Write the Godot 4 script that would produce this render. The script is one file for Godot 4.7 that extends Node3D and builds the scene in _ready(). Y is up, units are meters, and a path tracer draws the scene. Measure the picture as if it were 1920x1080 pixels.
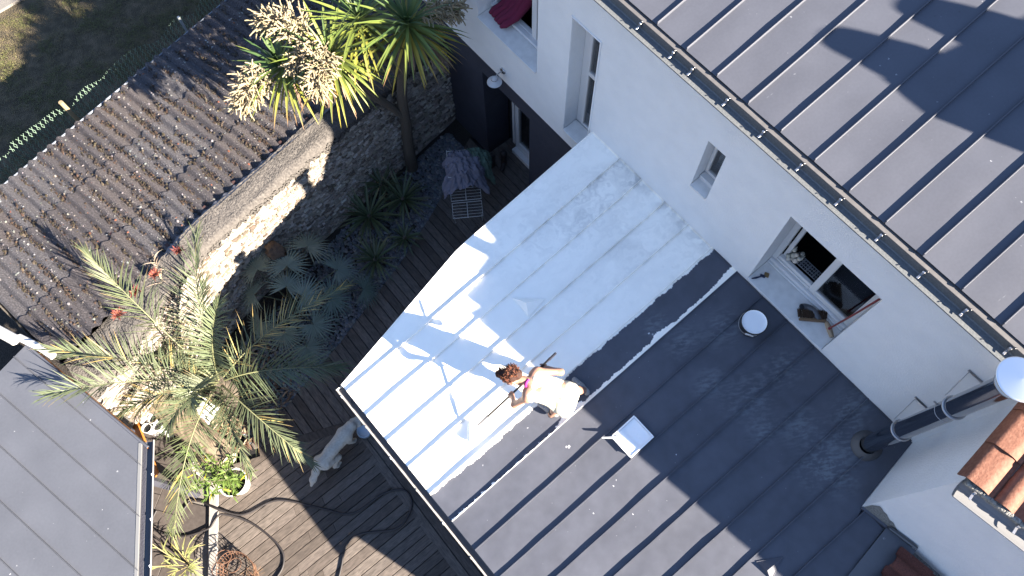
extends Node3D
# A roof terrace seen from above: metres, y up, x along the house wall, z away from it.

var M := {}
var used := {}
var rng := RandomNumberGenerator.new()
const SLOPE := 0.178          # fall of the extension roof
const SUN := Vector3(-0.8448, -0.4465, 0.2949)

# ---------------------------------------------------------------- mesh builder
class MB:
	var v := PackedVector3Array()
	var n := PackedVector3Array()
	var u := PackedVector2Array()
	var c := PackedColorArray()
	var i := PackedInt32Array()
	var col := Color(1, 1, 1)
	func vert(p: Vector3, nn: Vector3, uv := Vector2.ZERO) -> int:
		v.append(p); n.append(nn); u.append(uv); c.append(col)
		return v.size() - 1
	func tri(a: int, b: int, d: int) -> void:
		var g := (v[b] - v[a]).cross(v[d] - v[a])
		if g.dot(n[a] + n[b] + n[d]) > 0.0:
			i.append(a); i.append(d); i.append(b)
		else:
			i.append(a); i.append(b); i.append(d)
	func face(p: Array, out: Vector3, uv = null) -> void:
		var nn: Vector3 = (p[1] - p[0]).cross(p[2] - p[0]).normalized()
		if nn.dot(out) < 0.0: nn = -nn
		var b := v.size()
		for k in p.size(): vert(p[k], nn, uv[k] if uv != null else Vector2(p[k].x, p[k].z))
		for k in range(1, p.size() - 1): tri(b, b + k, b + k + 1)
	func box(a: Vector3, s: Vector3, bas := Basis.IDENTITY) -> void:
		cbox(a, s, 0.0, bas)
	func cbox(a: Vector3, s: Vector3, bev: float, bas := Basis.IDENTITY) -> void:
		var q := []
		for k in 8: q.append(a + bas * Vector3(s.x * (0.5 if k & 1 else -0.5), s.y * (0.5 if k & 2 else -0.5), s.z * (0.5 if k & 4 else -0.5)))
		hull8(q, bev)
	func hull8(q: Array, bev: float) -> void:
		# eight corners (bit 1 x, bit 2 y, bit 4 z); chamfered by bev
		var mid := Vector3.ZERO
		for k in 8: mid += q[k] / 8.0
		var e := []      # e[corner][axis]: the corner as seen on the face of that axis
		for k in 8:
			var row := []
			for ax in 3:
				var p: Vector3 = q[k]
				if bev > 0.0:
					for o in 3:
						if o != ax:
							var d: Vector3 = q[k ^ (1 << o)] - q[k]
							p += d.normalized() * minf(bev, d.length() * 0.45)
				row.append(p)
			e.append(row)
		for ax in 3:
			var a1 := 1 << ((ax + 1) % 3)
			var a2 := 1 << ((ax + 2) % 3)
			for s in 2:
				var k0 := (1 << ax) * s
				var f := [e[k0][ax], e[k0 | a1][ax], e[k0 | a1 | a2][ax], e[k0 | a2][ax]]
				var cen: Vector3 = (f[0] + f[1] + f[2] + f[3]) / 4.0
				var uvs := [Vector2(0, 0), Vector2(1, 0), Vector2(1, 1), Vector2(0, 1)]
				var la: float = (f[1] - f[0]).length()
				var lb: float = (f[3] - f[0]).length()
				for t in 4: uvs[t] = Vector2(uvs[t].x * la, uvs[t].y * lb) if la > lb else Vector2(uvs[t].y * lb, uvs[t].x * la)
				face(f, cen - mid, uvs)
		if bev <= 0.0: return
		for ax in 3:
			var a1 := (ax + 1) % 3
			var a2 := (ax + 2) % 3
			for s in 4:
				var k0 := (1 << a1) * (s & 1) + (1 << a2) * (s >> 1)
				var k1 := k0 | (1 << ax)
				var f := [e[k0][a1], e[k1][a1], e[k1][a2], e[k0][a2]]
				face(f, (f[0] + f[2]) * 0.5 - mid)
		for k in 8: face([e[k][0], e[k][1], e[k][2]], e[k][0] - mid)
	func tube(p: Array, r, sides := 8, cap := true, squash := 1.0) -> void:
		# r: one radius or one for each point
		var up := Vector3.UP
		var b0 := v.size()
		var run := 0.0
		for k in p.size():
			var t: Vector3 = (p[mini(k + 1, p.size() - 1)] - p[maxi(k - 1, 0)]).normalized()
			if k == 0 and absf(t.dot(up)) > 0.9: up = Vector3.RIGHT
			up = (up - t * up.dot(t)).normalized()
			var sd := t.cross(up)
			var rr: float = r[k] if r is Array else r
			if k > 0: run += (p[k] - p[k - 1]).length()
			for s in sides + 1:
				var a := TAU * s / sides
				var d := sd * cos(a) + up * sin(a) * squash
				vert(p[k] + d * rr, d.normalized(), Vector2(float(s) / sides, run))
		for k in p.size() - 1:
			for s in sides:
				var a := b0 + k * (sides + 1) + s
				tri(a, a + 1, a + sides + 2)
				tri(a, a + sides + 2, a + sides + 1)
		if cap:
			for z in 2:
				var k: int = 0 if z == 0 else p.size() - 1
				var out: Vector3 = (p[k] - p[1 if z == 0 else k - 1]).normalized()
				var ring := []
				for s in sides: ring.append(v[b0 + k * (sides + 1) + s])
				face(ring, out)
	func lathe(prof: Array, sides: int, at: Vector3, bas := Basis.IDENTITY, smooth := true) -> void:
		# prof: Vector2(radius, height)
		var m := prof.size()
		var ns := []
		for k in m:
			var t: Vector2 = prof[mini(k + 1, m - 1)] - prof[maxi(k - 1, 0)]
			ns.append(Vector2(t.y, -t.x).normalized())
		if not smooth:
			for k in m - 1:
				var t: Vector2 = prof[k + 1] - prof[k]
				var nn := Vector2(t.y, -t.x).normalized()
				_band(prof[k], prof[k + 1], nn, nn, sides, at, bas)
			return
		for k in m - 1: _band(prof[k], prof[k + 1], ns[k], ns[k + 1], sides, at, bas)
	func _band(p: Vector2, q: Vector2, np: Vector2, nq: Vector2, sides: int, at: Vector3, bas: Basis) -> void:
		var b := v.size()
		for s in sides + 1:
			var a := TAU * s / sides
			var d := Vector3(cos(a), 0, sin(a))
			vert(at + bas * (d * p.x + Vector3.UP * p.y), (bas * (d * np.x + Vector3.UP * np.y)).normalized(), Vector2(float(s) / sides, p.y))
			vert(at + bas * (d * q.x + Vector3.UP * q.y), (bas * (d * nq.x + Vector3.UP * nq.y)).normalized(), Vector2(float(s) / sides, q.y))
		for s in sides:
			tri(b + 2 * s, b + 2 * s + 1, b + 2 * s + 3)
			tri(b + 2 * s, b + 2 * s + 3, b + 2 * s + 2)
	func grid(nx: int, nz: int, f: Callable, out := Vector3.UP) -> void:
		# f(a, b) with a, b in 0..1 gives [point, uv]; smooth normals
		var b := v.size()
		for z in nz + 1:
			for x in nx + 1:
				var r: Array = f.call(float(x) / nx, float(z) / nz)
				vert(r[0], Vector3.ZERO, r[1])
		for z in nz + 1:
			for x in nx + 1:
				var k := b + z * (nx + 1) + x
				var dx := v[k + (1 if x < nx else 0)] - v[k - (1 if x > 0 else 0)]
				var dz := v[k + (nx + 1 if z < nz else 0)] - v[k - (nx + 1 if z > 0 else 0)]
				var nn := dz.cross(dx).normalized()
				n[k] = nn if nn.dot(out) >= 0.0 else -nn
		for z in nz:
			for x in nx:
				var k := b + z * (nx + 1) + x
				tri(k, k + 1, k + nx + 2)
				tri(k, k + nx + 2, k + nx + 1)
	func prism(pts: Array, y0: float, y1: float) -> void:
		# pts: Vector2(x, z), convex
		var top := []
		var bot := []
		var mid := Vector2.ZERO
		for p in pts:
			top.append(Vector3(p.x, y1, p.y)); bot.append(Vector3(p.x, y0, p.y)); mid += p / pts.size()
		face(top, Vector3.UP); face(bot, Vector3.DOWN)
		for k in pts.size():
			var l := (k + 1) % pts.size()
			var e: Vector2 = (pts[k] + pts[l]) * 0.5 - mid
			face([bot[k], bot[l], top[l], top[k]], Vector3(e.x, 0, e.y))
	func blade(base: Vector3, dir: Vector3, length: float, width: float, droop: float, segs := 4, fold := 0.25, tipcol = null, wide := 0.35) -> void:
		# a strap leaf, folded along its middle; widest at `wide` of its length
		var p := base
		var d := dir.normalized()
		var st := length / segs
		var c0 := col
		var b := v.size()
		for k in segs + 1:
			var t := float(k) / segs
			var w := width * (minf(1.0, 0.55 + 0.45 * t / wide) if t < wide else pow(maxf(0.0, 1.0 - (t - wide) / (1.0 - wide)), 0.75))
			var sd := d.cross(Vector3.UP)
			if sd.length() < 0.05: sd = d.cross(Vector3.RIGHT)
			sd = sd.normalized()
			var nn := sd.cross(d).normalized()
			if tipcol != null: col = c0.lerp(tipcol, smoothstep(0.55, 1.0, t))
			vert(p - sd * w * 0.5 + nn * w * fold, (nn + sd * fold * 1.5).normalized(), Vector2(0, t))
			vert(p, nn, Vector2(0.5, t))
			vert(p + sd * w * 0.5 + nn * w * fold, (nn - sd * fold * 1.5).normalized(), Vector2(1, t))
			d = (d + Vector3.DOWN * droop / segs).normalized()
			p += d * st
		for k in segs:
			var a := b + 3 * k
			tri(a, a + 1, a + 4); tri(a, a + 4, a + 3)
			tri(a + 1, a + 2, a + 5); tri(a + 1, a + 5, a + 4)
		col = c0
	func mesh() -> ArrayMesh:
		var a := []
		a.resize(Mesh.ARRAY_MAX)
		a[Mesh.ARRAY_VERTEX] = v; a[Mesh.ARRAY_NORMAL] = n; a[Mesh.ARRAY_TEX_UV] = u; a[Mesh.ARRAY_COLOR] = c; a[Mesh.ARRAY_INDEX] = i
		var m := ArrayMesh.new()
		m.add_surface_from_arrays(Mesh.PRIMITIVE_TRIANGLES, a)
		return m

# ---------------------------------------------------------------- scene tree helpers
func numbered(owner_id, called: String) -> String:
	var key := str(owner_id) + "/" + called
	var k: int = used.get(key, 0)
	used[key] = k + 1
	return called if k == 0 else "%s_%03d" % [called, k]

func tag(o: Node3D, label: String, category: String, group := "", kind := "") -> void:
	if label: o.set_meta("label", label)
	if category: o.set_meta("category", category)
	if group: o.set_meta("group", group)
	if kind: o.set_meta("kind", kind)

func thing(called: String, label: String, category: String, at := Vector3.ZERO, group := "") -> Node3D:
	var o := Node3D.new()
	o.name = numbered("root", called)
	add_child(o)
	o.position = at
	tag(o, label, category, group)
	return o

# geometry is written in world coordinates; a part of a thing is shifted back by the thing's base
func part(parent: Node3D, called: String, g, m: Material, kind := "") -> MeshInstance3D:
	var o := MeshInstance3D.new()
	o.name = numbered(parent.get_instance_id(), called)
	o.mesh = g.mesh() if g is MB else g
	o.material_override = m
	parent.add_child(o)
	if parent != self and parent.get_parent() == self and not (parent is MeshInstance3D): o.position = -parent.position
	if kind: o.set_meta("kind", kind)
	return o

func single(called: String, g: MB, m: Material, label: String, category: String, group := "") -> MeshInstance3D:
	var o := part(self, called, g, m)
	tag(o, label, category, group)
	return o

func structure(called: String, g: MB, m: Material) -> MeshInstance3D:
	var o := part(self, called, g, m)
	o.set_meta("kind", "structure")
	return o

# ---------------------------------------------------------------- materials
func noise(seed_: int, freq: float, oct := 4, type := FastNoiseLite.TYPE_SIMPLEX_SMOOTH) -> FastNoiseLite:
	var f := FastNoiseLite.new()
	f.seed = seed_; f.frequency = freq; f.noise_type = type
	f.fractal_type = FastNoiseLite.FRACTAL_FBM if oct > 1 else FastNoiseLite.FRACTAL_NONE
	f.fractal_octaves = oct
	return f

func tex(f: FastNoiseLite, stops: Array, size := 512) -> NoiseTexture2D:
	# stops: [offset, linear colour, ...]
	var g := Gradient.new()
	var off := PackedFloat32Array()
	var cols := PackedColorArray()
	for k in range(0, stops.size(), 2):
		off.append(stops[k]); cols.append(stops[k + 1].linear_to_srgb())
	g.offsets = off; g.colors = cols
	var t := NoiseTexture2D.new()
	t.width = size; t.height = size; t.seamless = true; t.noise = f; t.color_ramp = g
	return t

func bump(f: FastNoiseLite, strength: float, size := 512) -> NoiseTexture2D:
	var t := NoiseTexture2D.new()
	t.width = size; t.height = size; t.seamless = true; t.noise = f; t.as_normal_map = true; t.bump_strength = strength
	return t

func mat(lin: Color, rough: float, metal := 0.0) -> StandardMaterial3D:
	var m := StandardMaterial3D.new()
	m.albedo_color = lin.linear_to_srgb(); m.roughness = rough; m.metallic = metal
	return m

func tmat(t: Texture2D, rough: float, scale: float, nrm: Texture2D = null, nscale := 1.0) -> StandardMaterial3D:
	# triplanar in world space, `scale` repeats to the metre
	var m := StandardMaterial3D.new()
	m.albedo_texture = t; m.roughness = rough
	m.uv1_triplanar = true; m.uv1_world_triplanar = true; m.uv1_scale = Vector3.ONE * scale
	if nrm: m.normal_enabled = true; m.normal_texture = nrm; m.normal_scale = nscale
	return m

func vmat(rough: float, spec := 0.5) -> StandardMaterial3D:
	var m := StandardMaterial3D.new()
	m.vertex_color_use_as_albedo = true; m.roughness = rough; m.metallic_specular = spec
	return m

func leafmat(rough: float, back: Color) -> StandardMaterial3D:
	var m := vmat(rough)
	m.cull_mode = BaseMaterial3D.CULL_DISABLED
	m.backlight_enabled = true; m.backlight = back
	return m

func vary(c: Color, amount: float) -> Color:
	var k := 1.0 + rng.randf_range(-amount, amount)
	return Color(c.r * k * (1 + rng.randf_range(-amount, amount) * 0.3), c.g * k, c.b * k * (1 + rng.randf_range(-amount, amount) * 0.3))

func roof_y(z: float) -> float: return 3.46 - SLOPE * z

# ---------------------------------------------------------------- bodies: smooth union of tapered capsules, meshed as surface nets
static func cap_d(p: Vector3, b: Array) -> float:
	var ba: Vector3 = b[1] - b[0]
	var h := clampf((p - b[0]).dot(ba) / maxf(ba.length_squared(), 1e-9), 0.0, 1.0)
	return (p - b[0] - ba * h).length() - lerpf(b[2], b[3], h)

func body(bones: Array, cell: float, k: float, mb: MB, wrinkle: FastNoiseLite = null, amp := 0.0) -> void:
	var lo := Vector3.INF
	var hi := -Vector3.INF
	for b in bones:
		for e in 2:
			lo = lo.min(b[e] - Vector3.ONE * (b[2 + e] + 3 * cell + amp))
			hi = hi.max(b[e] + Vector3.ONE * (b[2 + e] + 3 * cell + amp))
	var nx := int((hi.x - lo.x) / cell) + 2
	var ny := int((hi.y - lo.y) / cell) + 2
	var nz := int((hi.z - lo.z) / cell) + 2
	var val := PackedFloat32Array()
	val.resize(nx * ny * nz); val.fill(1.0)
	var bs := 5
	var rad := bs * cell * 0.87 + 2.0 * cell
	for bz in range(0, nz, bs):
		for by in range(0, ny, bs):
			for bx in range(0, nx, bs):
				var cen := lo + Vector3(bx + bs * 0.5, by + bs * 0.5, bz + bs * 0.5) * cell
				var near := []
				var best := 9.0
				for b in bones:
					var d := cap_d(cen, b)
					best = minf(best, d)
					if d < rad + k * 1.5 + 0.02: near.append(b)
				if best > rad + k * 0.5 + amp: continue
				for z in range(bz, mini(bz + bs, nz)):
					for y in range(by, mini(by + bs, ny)):
						for x in range(bx, mini(bx + bs, nx)):
							var p := lo + Vector3(x, y, z) * cell
							var d := 1.0
							for b in near:
								var e := cap_d(p, b)
								var h := maxf(k - absf(d - e), 0.0) / k
								d = minf(d, e) - h * h * k * 0.25
							if wrinkle: d += wrinkle.get_noise_3dv(p) * amp
							val[x + nx * (y + ny * z)] = d
	var idx := PackedInt32Array()
	idx.resize(nx * ny * nz); idx.fill(-1)
	var off := [0, 1, nx, nx + 1, nx * ny, nx * ny + 1, nx * ny + nx, nx * ny + nx + 1]
	var edges := [[0, 1], [2, 3], [4, 5], [6, 7], [0, 2], [1, 3], [4, 6], [5, 7], [0, 4], [1, 5], [2, 6], [3, 7]]
	for z in nz - 1:
		for y in ny - 1:
			for x in nx - 1:
				var o := x + nx * (y + ny * z)
				var c0 := val[o] < 0.0
				var mixed := false
				for q in range(1, 8):
					if (val[o + off[q]] < 0.0) != c0:
						mixed = true
						break
				if not mixed: continue
				var sum := Vector3.ZERO
				var cnt := 0
				for e in edges:
					var a := val[o + off[e[0]]]
					var b := val[o + off[e[1]]]
					if (a < 0.0) == (b < 0.0): continue
					var t := a / (a - b)
					var pa := Vector3(e[0] & 1, (e[0] >> 1) & 1, e[0] >> 2)
					var pb := Vector3(e[1] & 1, (e[1] >> 1) & 1, e[1] >> 2)
					sum += pa.lerp(pb, t); cnt += 1
				var g := Vector3.ZERO
				for q in 8:
					var w := val[o + off[q]]
					g += Vector3(w if q & 1 else -w, w if q & 2 else -w, w if q & 4 else -w)
				idx[o] = mb.vert(lo + (Vector3(x, y, z) + sum / cnt) * cell, g.normalized())
	var step := [1, nx, nx * ny]
	for z in range(1, nz - 1):
		for y in range(1, ny - 1):
			for x in range(1, nx - 1):
				var o := x + nx * (y + ny * z)
				for ax in 3:
					if (val[o] < 0.0) == (val[o + step[ax]] < 0.0): continue
					var s1: int = step[(ax + 1) % 3]
					var s2: int = step[(ax + 2) % 3]
					var a := idx[o]
					var b := idx[o - s1]
					var cc := idx[o - s1 - s2]
					var d := idx[o - s2]
					if a < 0 or b < 0 or cc < 0 or d < 0: continue
					mb.tri(a, b, cc); mb.tri(a, cc, d)

func _ready() -> void:
	rng.seed = 20240611
	var cam := Camera3D.new()
	cam.name = "camera"
	cam.transform = Transform3D(Basis(Vector3(0.636183, -0.016537, -0.771361), Vector3(-0.710548, 0.377035, -0.594110), Vector3(0.300655, 0.926051, 0.228113)).orthonormalized(), Vector3(0, 12.0, 4.374))
	cam.fov = 42.18; cam.near = 0.1; cam.far = 300.0
	add_child(cam); cam.current = true
	var env := Environment.new()
	env.background_mode = Environment.BG_SKY
	var sm := ProceduralSkyMaterial.new()
	sm.sky_top_color = Color(0.051, 0.086, 0.166).linear_to_srgb()
	sm.sky_horizon_color = Color(0.125, 0.145, 0.165).linear_to_srgb()
	sm.sky_curve = 0.30
	sm.ground_bottom_color = Color(0.05, 0.05, 0.05).linear_to_srgb()
	sm.ground_horizon_color = Color(0.12, 0.13, 0.14).linear_to_srgb()
	sm.sun_angle_max = 1.0
	var sky := Sky.new()
	sky.sky_material = sm
	env.sky = sky
	env.background_energy_multiplier = 1.0
	env.tonemap_mode = Environment.TONE_MAPPER_LINEAR
	env.tonemap_exposure = 7.2
	env.sdfgi_enabled = true; env.ssao_enabled = true; env.ssil_enabled = true
	var we := WorldEnvironment.new()
	we.name = "world_environment"
	we.environment = env
	add_child(we)
	var sun := DirectionalLight3D.new()
	sun.name = "sun"
	sun.light_energy = 1.6
	sun.light_color = Color(1.0, 0.94, 0.86)
	sun.light_angular_distance = 0.55
	sun.shadow_enabled = true
	add_child(sun)
	sun.look_at_from_position(-SUN * 40.0, Vector3.ZERO, Vector3.UP)
	make_materials()
	make_ground()
	make_deck()
	make_house()
	make_extension()
	make_neighbour()
	make_annex()
	make_shed()
	make_stone_wall()
	make_garden()
	make_cordyline()
	make_palms()
	make_small_things()
	make_person()
	make_dog()

func make_materials() -> void:
	var fine := noise(1, 0.05, 4)
	var soft := noise(2, 0.012, 4)
	var grit := noise(3, 0.14, 3)
	M.white_wall = tmat(tex(soft, [0.0, Color(0.685, 0.70, 0.71), 0.5, Color(0.71, 0.725, 0.735), 1.0, Color(0.73, 0.745, 0.755)]), 0.9, 0.45, bump(grit, 3.0), 0.35)
	M.dark_wall = tmat(tex(soft, [0.0, Color(0.024, 0.026, 0.040), 1.0, Color(0.034, 0.036, 0.052)]), 0.85, 0.5, bump(grit, 3.0), 0.4)
	M.zinc = tmat(zinc_tex(7, Color(0.068, 0.074, 0.094)), 0.55, 0.37)
	M.zinc.metallic_specular = 0.35
	M.zinc_pale = tmat(zinc_tex(8, Color(0.068, 0.074, 0.090)), 0.5, 0.31)
	M.galv = tmat(tex(noise(9, 0.06, 4, FastNoiseLite.TYPE_CELLULAR), [0.0, Color(0.066, 0.074, 0.082), 0.5, Color(0.094, 0.103, 0.112), 1.0, Color(0.135, 0.144, 0.152)]), 0.5, 1.5)
	M.gutter_white = tmat(tex(soft, [0.0, Color(0.20, 0.19, 0.18), 1.0, Color(0.30, 0.29, 0.28)]), 0.6, 1.2)
	M.strip = tmat(tex(soft, [0.0, Color(0.072, 0.071, 0.074), 1.0, Color(0.104, 0.101, 0.104)]), 0.7, 1.5)
	M.pvc = mat(Color(0.50, 0.50, 0.50), 0.4)
	M.frame = mat(Color(0.62, 0.62, 0.62), 0.4)
	M.sill = tmat(tex(soft, [0.0, Color(0.58, 0.57, 0.55), 1.0, Color(0.72, 0.71, 0.69)]), 0.7, 1.0)
	M.steel = mat(Color(0.34, 0.35, 0.37), 0.12, 1.0)
	M.steel_dull = mat(Color(0.45, 0.45, 0.46), 0.35, 1.0)
	var g := StandardMaterial3D.new()
	g.albedo_color = Color(0.06, 0.07, 0.08, 0.30); g.transparency = BaseMaterial3D.TRANSPARENCY_ALPHA; g.roughness = 0.03; g.metallic_specular = 0.7
	M.glass = g
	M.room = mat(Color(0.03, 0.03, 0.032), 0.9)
	M.soil = tmat(tex(fine, [0.0, Color(0.010, 0.008, 0.007), 0.5, Color(0.022, 0.018, 0.015), 1.0, Color(0.045, 0.037, 0.030)]), 0.95, 1.2, bump(fine, 6.0), 1.0)
	M.lawn = tmat(tex(noise(12, 0.018, 5), [0.0, Color(0.030, 0.024, 0.014), 0.4, Color(0.046, 0.038, 0.022), 0.6, Color(0.062, 0.050, 0.030), 1.0, Color(0.10, 0.076, 0.050)]), 0.95, 0.35, bump(grit, 6.0), 1.0)
	M.gravel_path = tmat(tex(grit, [0.0, Color(0.11, 0.105, 0.10), 1.0, Color(0.19, 0.18, 0.17)]), 0.95, 1.0, bump(grit, 5.0), 0.8)
	M.coping = tmat(tex(noise(14, 0.035, 5), [0.0, Color(0.026, 0.024, 0.023), 0.35, Color(0.052, 0.048, 0.046), 0.6, Color(0.072, 0.067, 0.064), 0.85, Color(0.105, 0.098, 0.09), 1.0, Color(0.18, 0.17, 0.155)]), 0.95, 1.1, bump(fine, 8.0), 1.0)
	M.mortar = tmat(tex(fine, [0.0, Color(0.16, 0.145, 0.125), 0.5, Color(0.30, 0.275, 0.245), 1.0, Color(0.42, 0.395, 0.36)]), 0.95, 1.5, bump(fine, 8.0), 1.0)
	M.stone = vmat(0.95)
	M.stone.normal_enabled = true; M.stone.normal_texture = bump(grit, 8.0); M.stone.uv1_triplanar = true; M.stone.uv1_world_triplanar = true; M.stone.uv1_scale = Vector3.ONE * 2.0
	M.fibre = tmat(tex(noise(15, 0.05, 6), [0.0, Color(0.013, 0.012, 0.013), 0.32, Color(0.032, 0.031, 0.036), 0.5, Color(0.056, 0.054, 0.062), 0.7, Color(0.084, 0.082, 0.092), 0.85, Color(0.12, 0.117, 0.127), 1.0, Color(0.27, 0.265, 0.265)]), 0.95, 1.3, bump(noise(16, 0.09, 4), 8.0), 1.0)
	M.terracotta = tmat(tex(noise(17, 0.03, 5), [0.0, Color(0.105, 0.035, 0.019), 0.5, Color(0.155, 0.060, 0.035), 1.0, Color(0.205, 0.098, 0.064)]), 0.8, 1.3, bump(fine, 3.0), 0.5)
	M.old_tile = tmat(tex(noise(18, 0.05, 5), [0.0, Color(0.03, 0.012, 0.01), 0.5, Color(0.10, 0.030, 0.021), 1.0, Color(0.16, 0.055, 0.04)]), 0.9, 2.0, bump(fine, 5.0), 0.8)
	M.render_patch = tmat(tex(noise(19, 0.03, 5), [0.0, Color(0.08, 0.08, 0.08), 0.5, Color(0.19, 0.19, 0.18), 1.0, Color(0.33, 0.33, 0.31)]), 0.95, 2.0, bump(fine, 8.0), 1.0)
	M.concrete = tmat(tex(noise(20, 0.04, 5), [0.0, Color(0.10, 0.092, 0.085), 1.0, Color(0.18, 0.17, 0.16)]), 0.9, 1.2, bump(fine, 4.0), 0.7)
	M.tile = []
	for k in 4: M.tile.append(tmat(tex(noise(30 + k, 0.02, 5), [0.0, Color(0.040, 0.033, 0.031) * (0.9 + 0.07 * k), 1.0, Color(0.066, 0.057, 0.054) * (0.9 + 0.07 * k)]), 0.75, 0.8))
	M.deck = []
	for k in 6: M.deck.append(wood(40 + k, [Color(0.078, 0.065, 0.057), Color(0.089, 0.075, 0.067), Color(0.069, 0.057, 0.050), Color(0.096, 0.082, 0.073), Color(0.056, 0.046, 0.040), Color(0.083, 0.071, 0.064)][k]))
	M.leaf = leafmat(0.55, Color(0.10, 0.13, 0.02))
	M.leaf_dull = leafmat(0.6, Color(0.03, 0.04, 0.015))
	M.veg = vmat(0.85)
	M.black = mat(Color(0.012, 0.012, 0.013), 0.5)
	M.rubber = mat(Color(0.016, 0.014, 0.016), 0.6)
	M.paint = mat(Color(0.80, 0.82, 0.84), 0.35)
	M.bark = tmat(tex(noise(50, 0.06, 5), [0.0, Color(0.030, 0.024, 0.018), 0.5, Color(0.085, 0.070, 0.054), 1.0, Color(0.16, 0.135, 0.105)]), 0.95, 2.5, bump(fine, 10.0), 1.0)

func wood(seed_: int, base: Color) -> StandardMaterial3D:
	# silvered grain along u, darker knots and stains
	var im := Image.create(512, 64, false, Image.FORMAT_RGB8)
	var f := noise(seed_, 1.0, 3)
	var s := noise(seed_ + 100, 1.0, 3)
	for y in 64:
		for x in 512:
			var a := f.get_noise_2d(x * 0.012, y * 0.30)
			var b := s.get_noise_2d(x * 0.02, y * 0.04)
			var k := 1.0 + 0.42 * a + 0.40 * b
			if a < -0.38: k *= 0.65
			im.set_pixel(x, y, Color(base.r * k, base.g * k, base.b * k).linear_to_srgb())
	var m := StandardMaterial3D.new()
	m.albedo_texture = ImageTexture.create_from_image(im)
	m.roughness = 0.85
	m.uv1_scale = Vector3(0.55, 6.9, 1)
	return m

func zinc_tex(seed_: int, base: Color) -> ImageTexture:
	# matt zinc: faint clouding, fine grain, bird specks and dust
	var n := 640
	var im := Image.create(n, n, false, Image.FORMAT_RGB8)
	var f := noise(seed_, 0.006, 4)
	var fi := noise(seed_ + 1, 0.11, 2)
	var cl := f.get_seamless_image(n, n)
	var gr := fi.get_seamless_image(n, n)
	for y in n:
		for x in n:
			var k := 1.0 + 0.20 * (cl.get_pixel(x, y).r - 0.5) + 0.10 * (gr.get_pixel(x, y).r - 0.5)
			im.set_pixel(x, y, Color(base.r * k, base.g * k, base.b * k).linear_to_srgb())
	var r := RandomNumberGenerator.new()
	r.seed = seed_ * 77
	for k in 90:
		var cx := r.randi() % n
		var cy := r.randi() % n
		var big := 1 if r.randf() < 0.8 else r.randi_range(2, 3)
		var c := Color(0.85, 0.86, 0.87) if r.randf() < 0.8 else Color(0.2, 0.2, 0.22)
		var w := r.randf_range(0.08, 0.4) if big == 1 else 0.5
		for q in big * big + 1:
			var px := (cx + r.randi_range(0, big)) % n
			var py := (cy + r.randi_range(0, big)) % n
			im.set_pixel(px, py, im.get_pixel(px, py).lerp(c, w))
	return ImageTexture.create_from_image(im)

# ---------------------------------------------------------------- ground, lawn, deck
func make_ground() -> void:
	var g := MB.new()
	g.face([Vector3(-150, -0.10, -150), Vector3(150, -0.10, -150), Vector3(150, -0.10, 150), Vector3(-150, -0.10, 150)], Vector3.UP)
	structure("ground", g, M.soil)
	var l := MB.new()
	var hn := noise(60, 0.5, 4)
	l.grid(50, 60, func(a, b): 
		var x := lerpf(-34.0, -10.2, a)
		var z := lerpf(-14.0, 22.0, b)
		return [Vector3(x, -0.03 + 0.03 * hn.get_noise_2d(x * 2.0, z * 2.0), z), Vector2(x, z)])
	structure("lawn", l, M.lawn)
	var p := MB.new()
	p.prism([Vector2(-30, -6), Vector2(-16.6, -6), Vector2(-15.5, 5.1), Vector2(-15.05, 12), Vector2(-30, 12)], -0.05, 0.03)
	structure("path", p, M.gravel_path)
	# grass blades over the part of the lawn in view
	var b := MB.new()
	for k in 3:
		var a := TAU * k / 3.0
		b.col = Color(1, 1, 1)
		b.blade(Vector3(cos(a), 0, sin(a)) * 0.006, Vector3(cos(a) * 0.6, 1, sin(a) * 0.6), 0.05, 0.007, 0.8, 2)
	var mm := MultiMesh.new()
	mm.transform_format = MultiMesh.TRANSFORM_3D
	mm.use_colors = true
	mm.mesh = b.mesh()
	var spots := []
	var pn := noise(61, 0.35, 3)
	while spots.size() < 26000:
		var x := rng.randf_range(-16.2, -10.4)
		var z := rng.randf_range(-0.5, 9.0)
		if x < -15.0 - 0.04 * (12.0 - z) : continue
		var d := pn.get_noise_2d(x * 3.0, z * 3.0)
		if rng.randf() > 0.55 + d * 1.3: continue
		spots.append([x, z, d])
	mm.instance_count = spots.size()
	for k in spots.size():
		var s: Array = spots[k]
		var sc := rng.randf_range(0.5, 1.25)
		mm.set_instance_transform(k, Transform3D(Basis(Vector3.UP, rng.randf() * TAU).scaled(Vector3(sc, sc * rng.randf_range(0.6, 1.2), sc)), Vector3(s[0], -0.025, s[1])))
		var gr := Color(0.066, 0.072, 0.018).lerp(Color(0.125, 0.098, 0.052), clampf(0.45 - s[2] * 1.6 + rng.randf_range(-0.3, 0.3), 0, 1))
		mm.set_instance_color(k, vary(gr, 0.25))
	var mi := MultiMeshInstance3D.new()
	mi.multimesh = mm
	mi.material_override = M.leaf_dull
	mi.name = "grass"
	add_child(mi)
	tag(mi, "sparse dry green grass on the lawn beyond the wire fence", "grass", "", "stuff")

# garden edge of the deck: x where the boards begin, by z
func bed_x(z: float) -> float:
	var p := [[-0.4, -6.98], [0.25, -6.70], [0.83, -6.32], [1.6, -5.95], [2.48, -5.58], [4.26, -5.0], [5.56, -4.66], [6.1, -4.55]]
	for k in p.size() - 1:
		if z <= p[k + 1][0]: return remap(z, p[k][0], p[k + 1][0], p[k][1], p[k + 1][1])
	return -4.5

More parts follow.
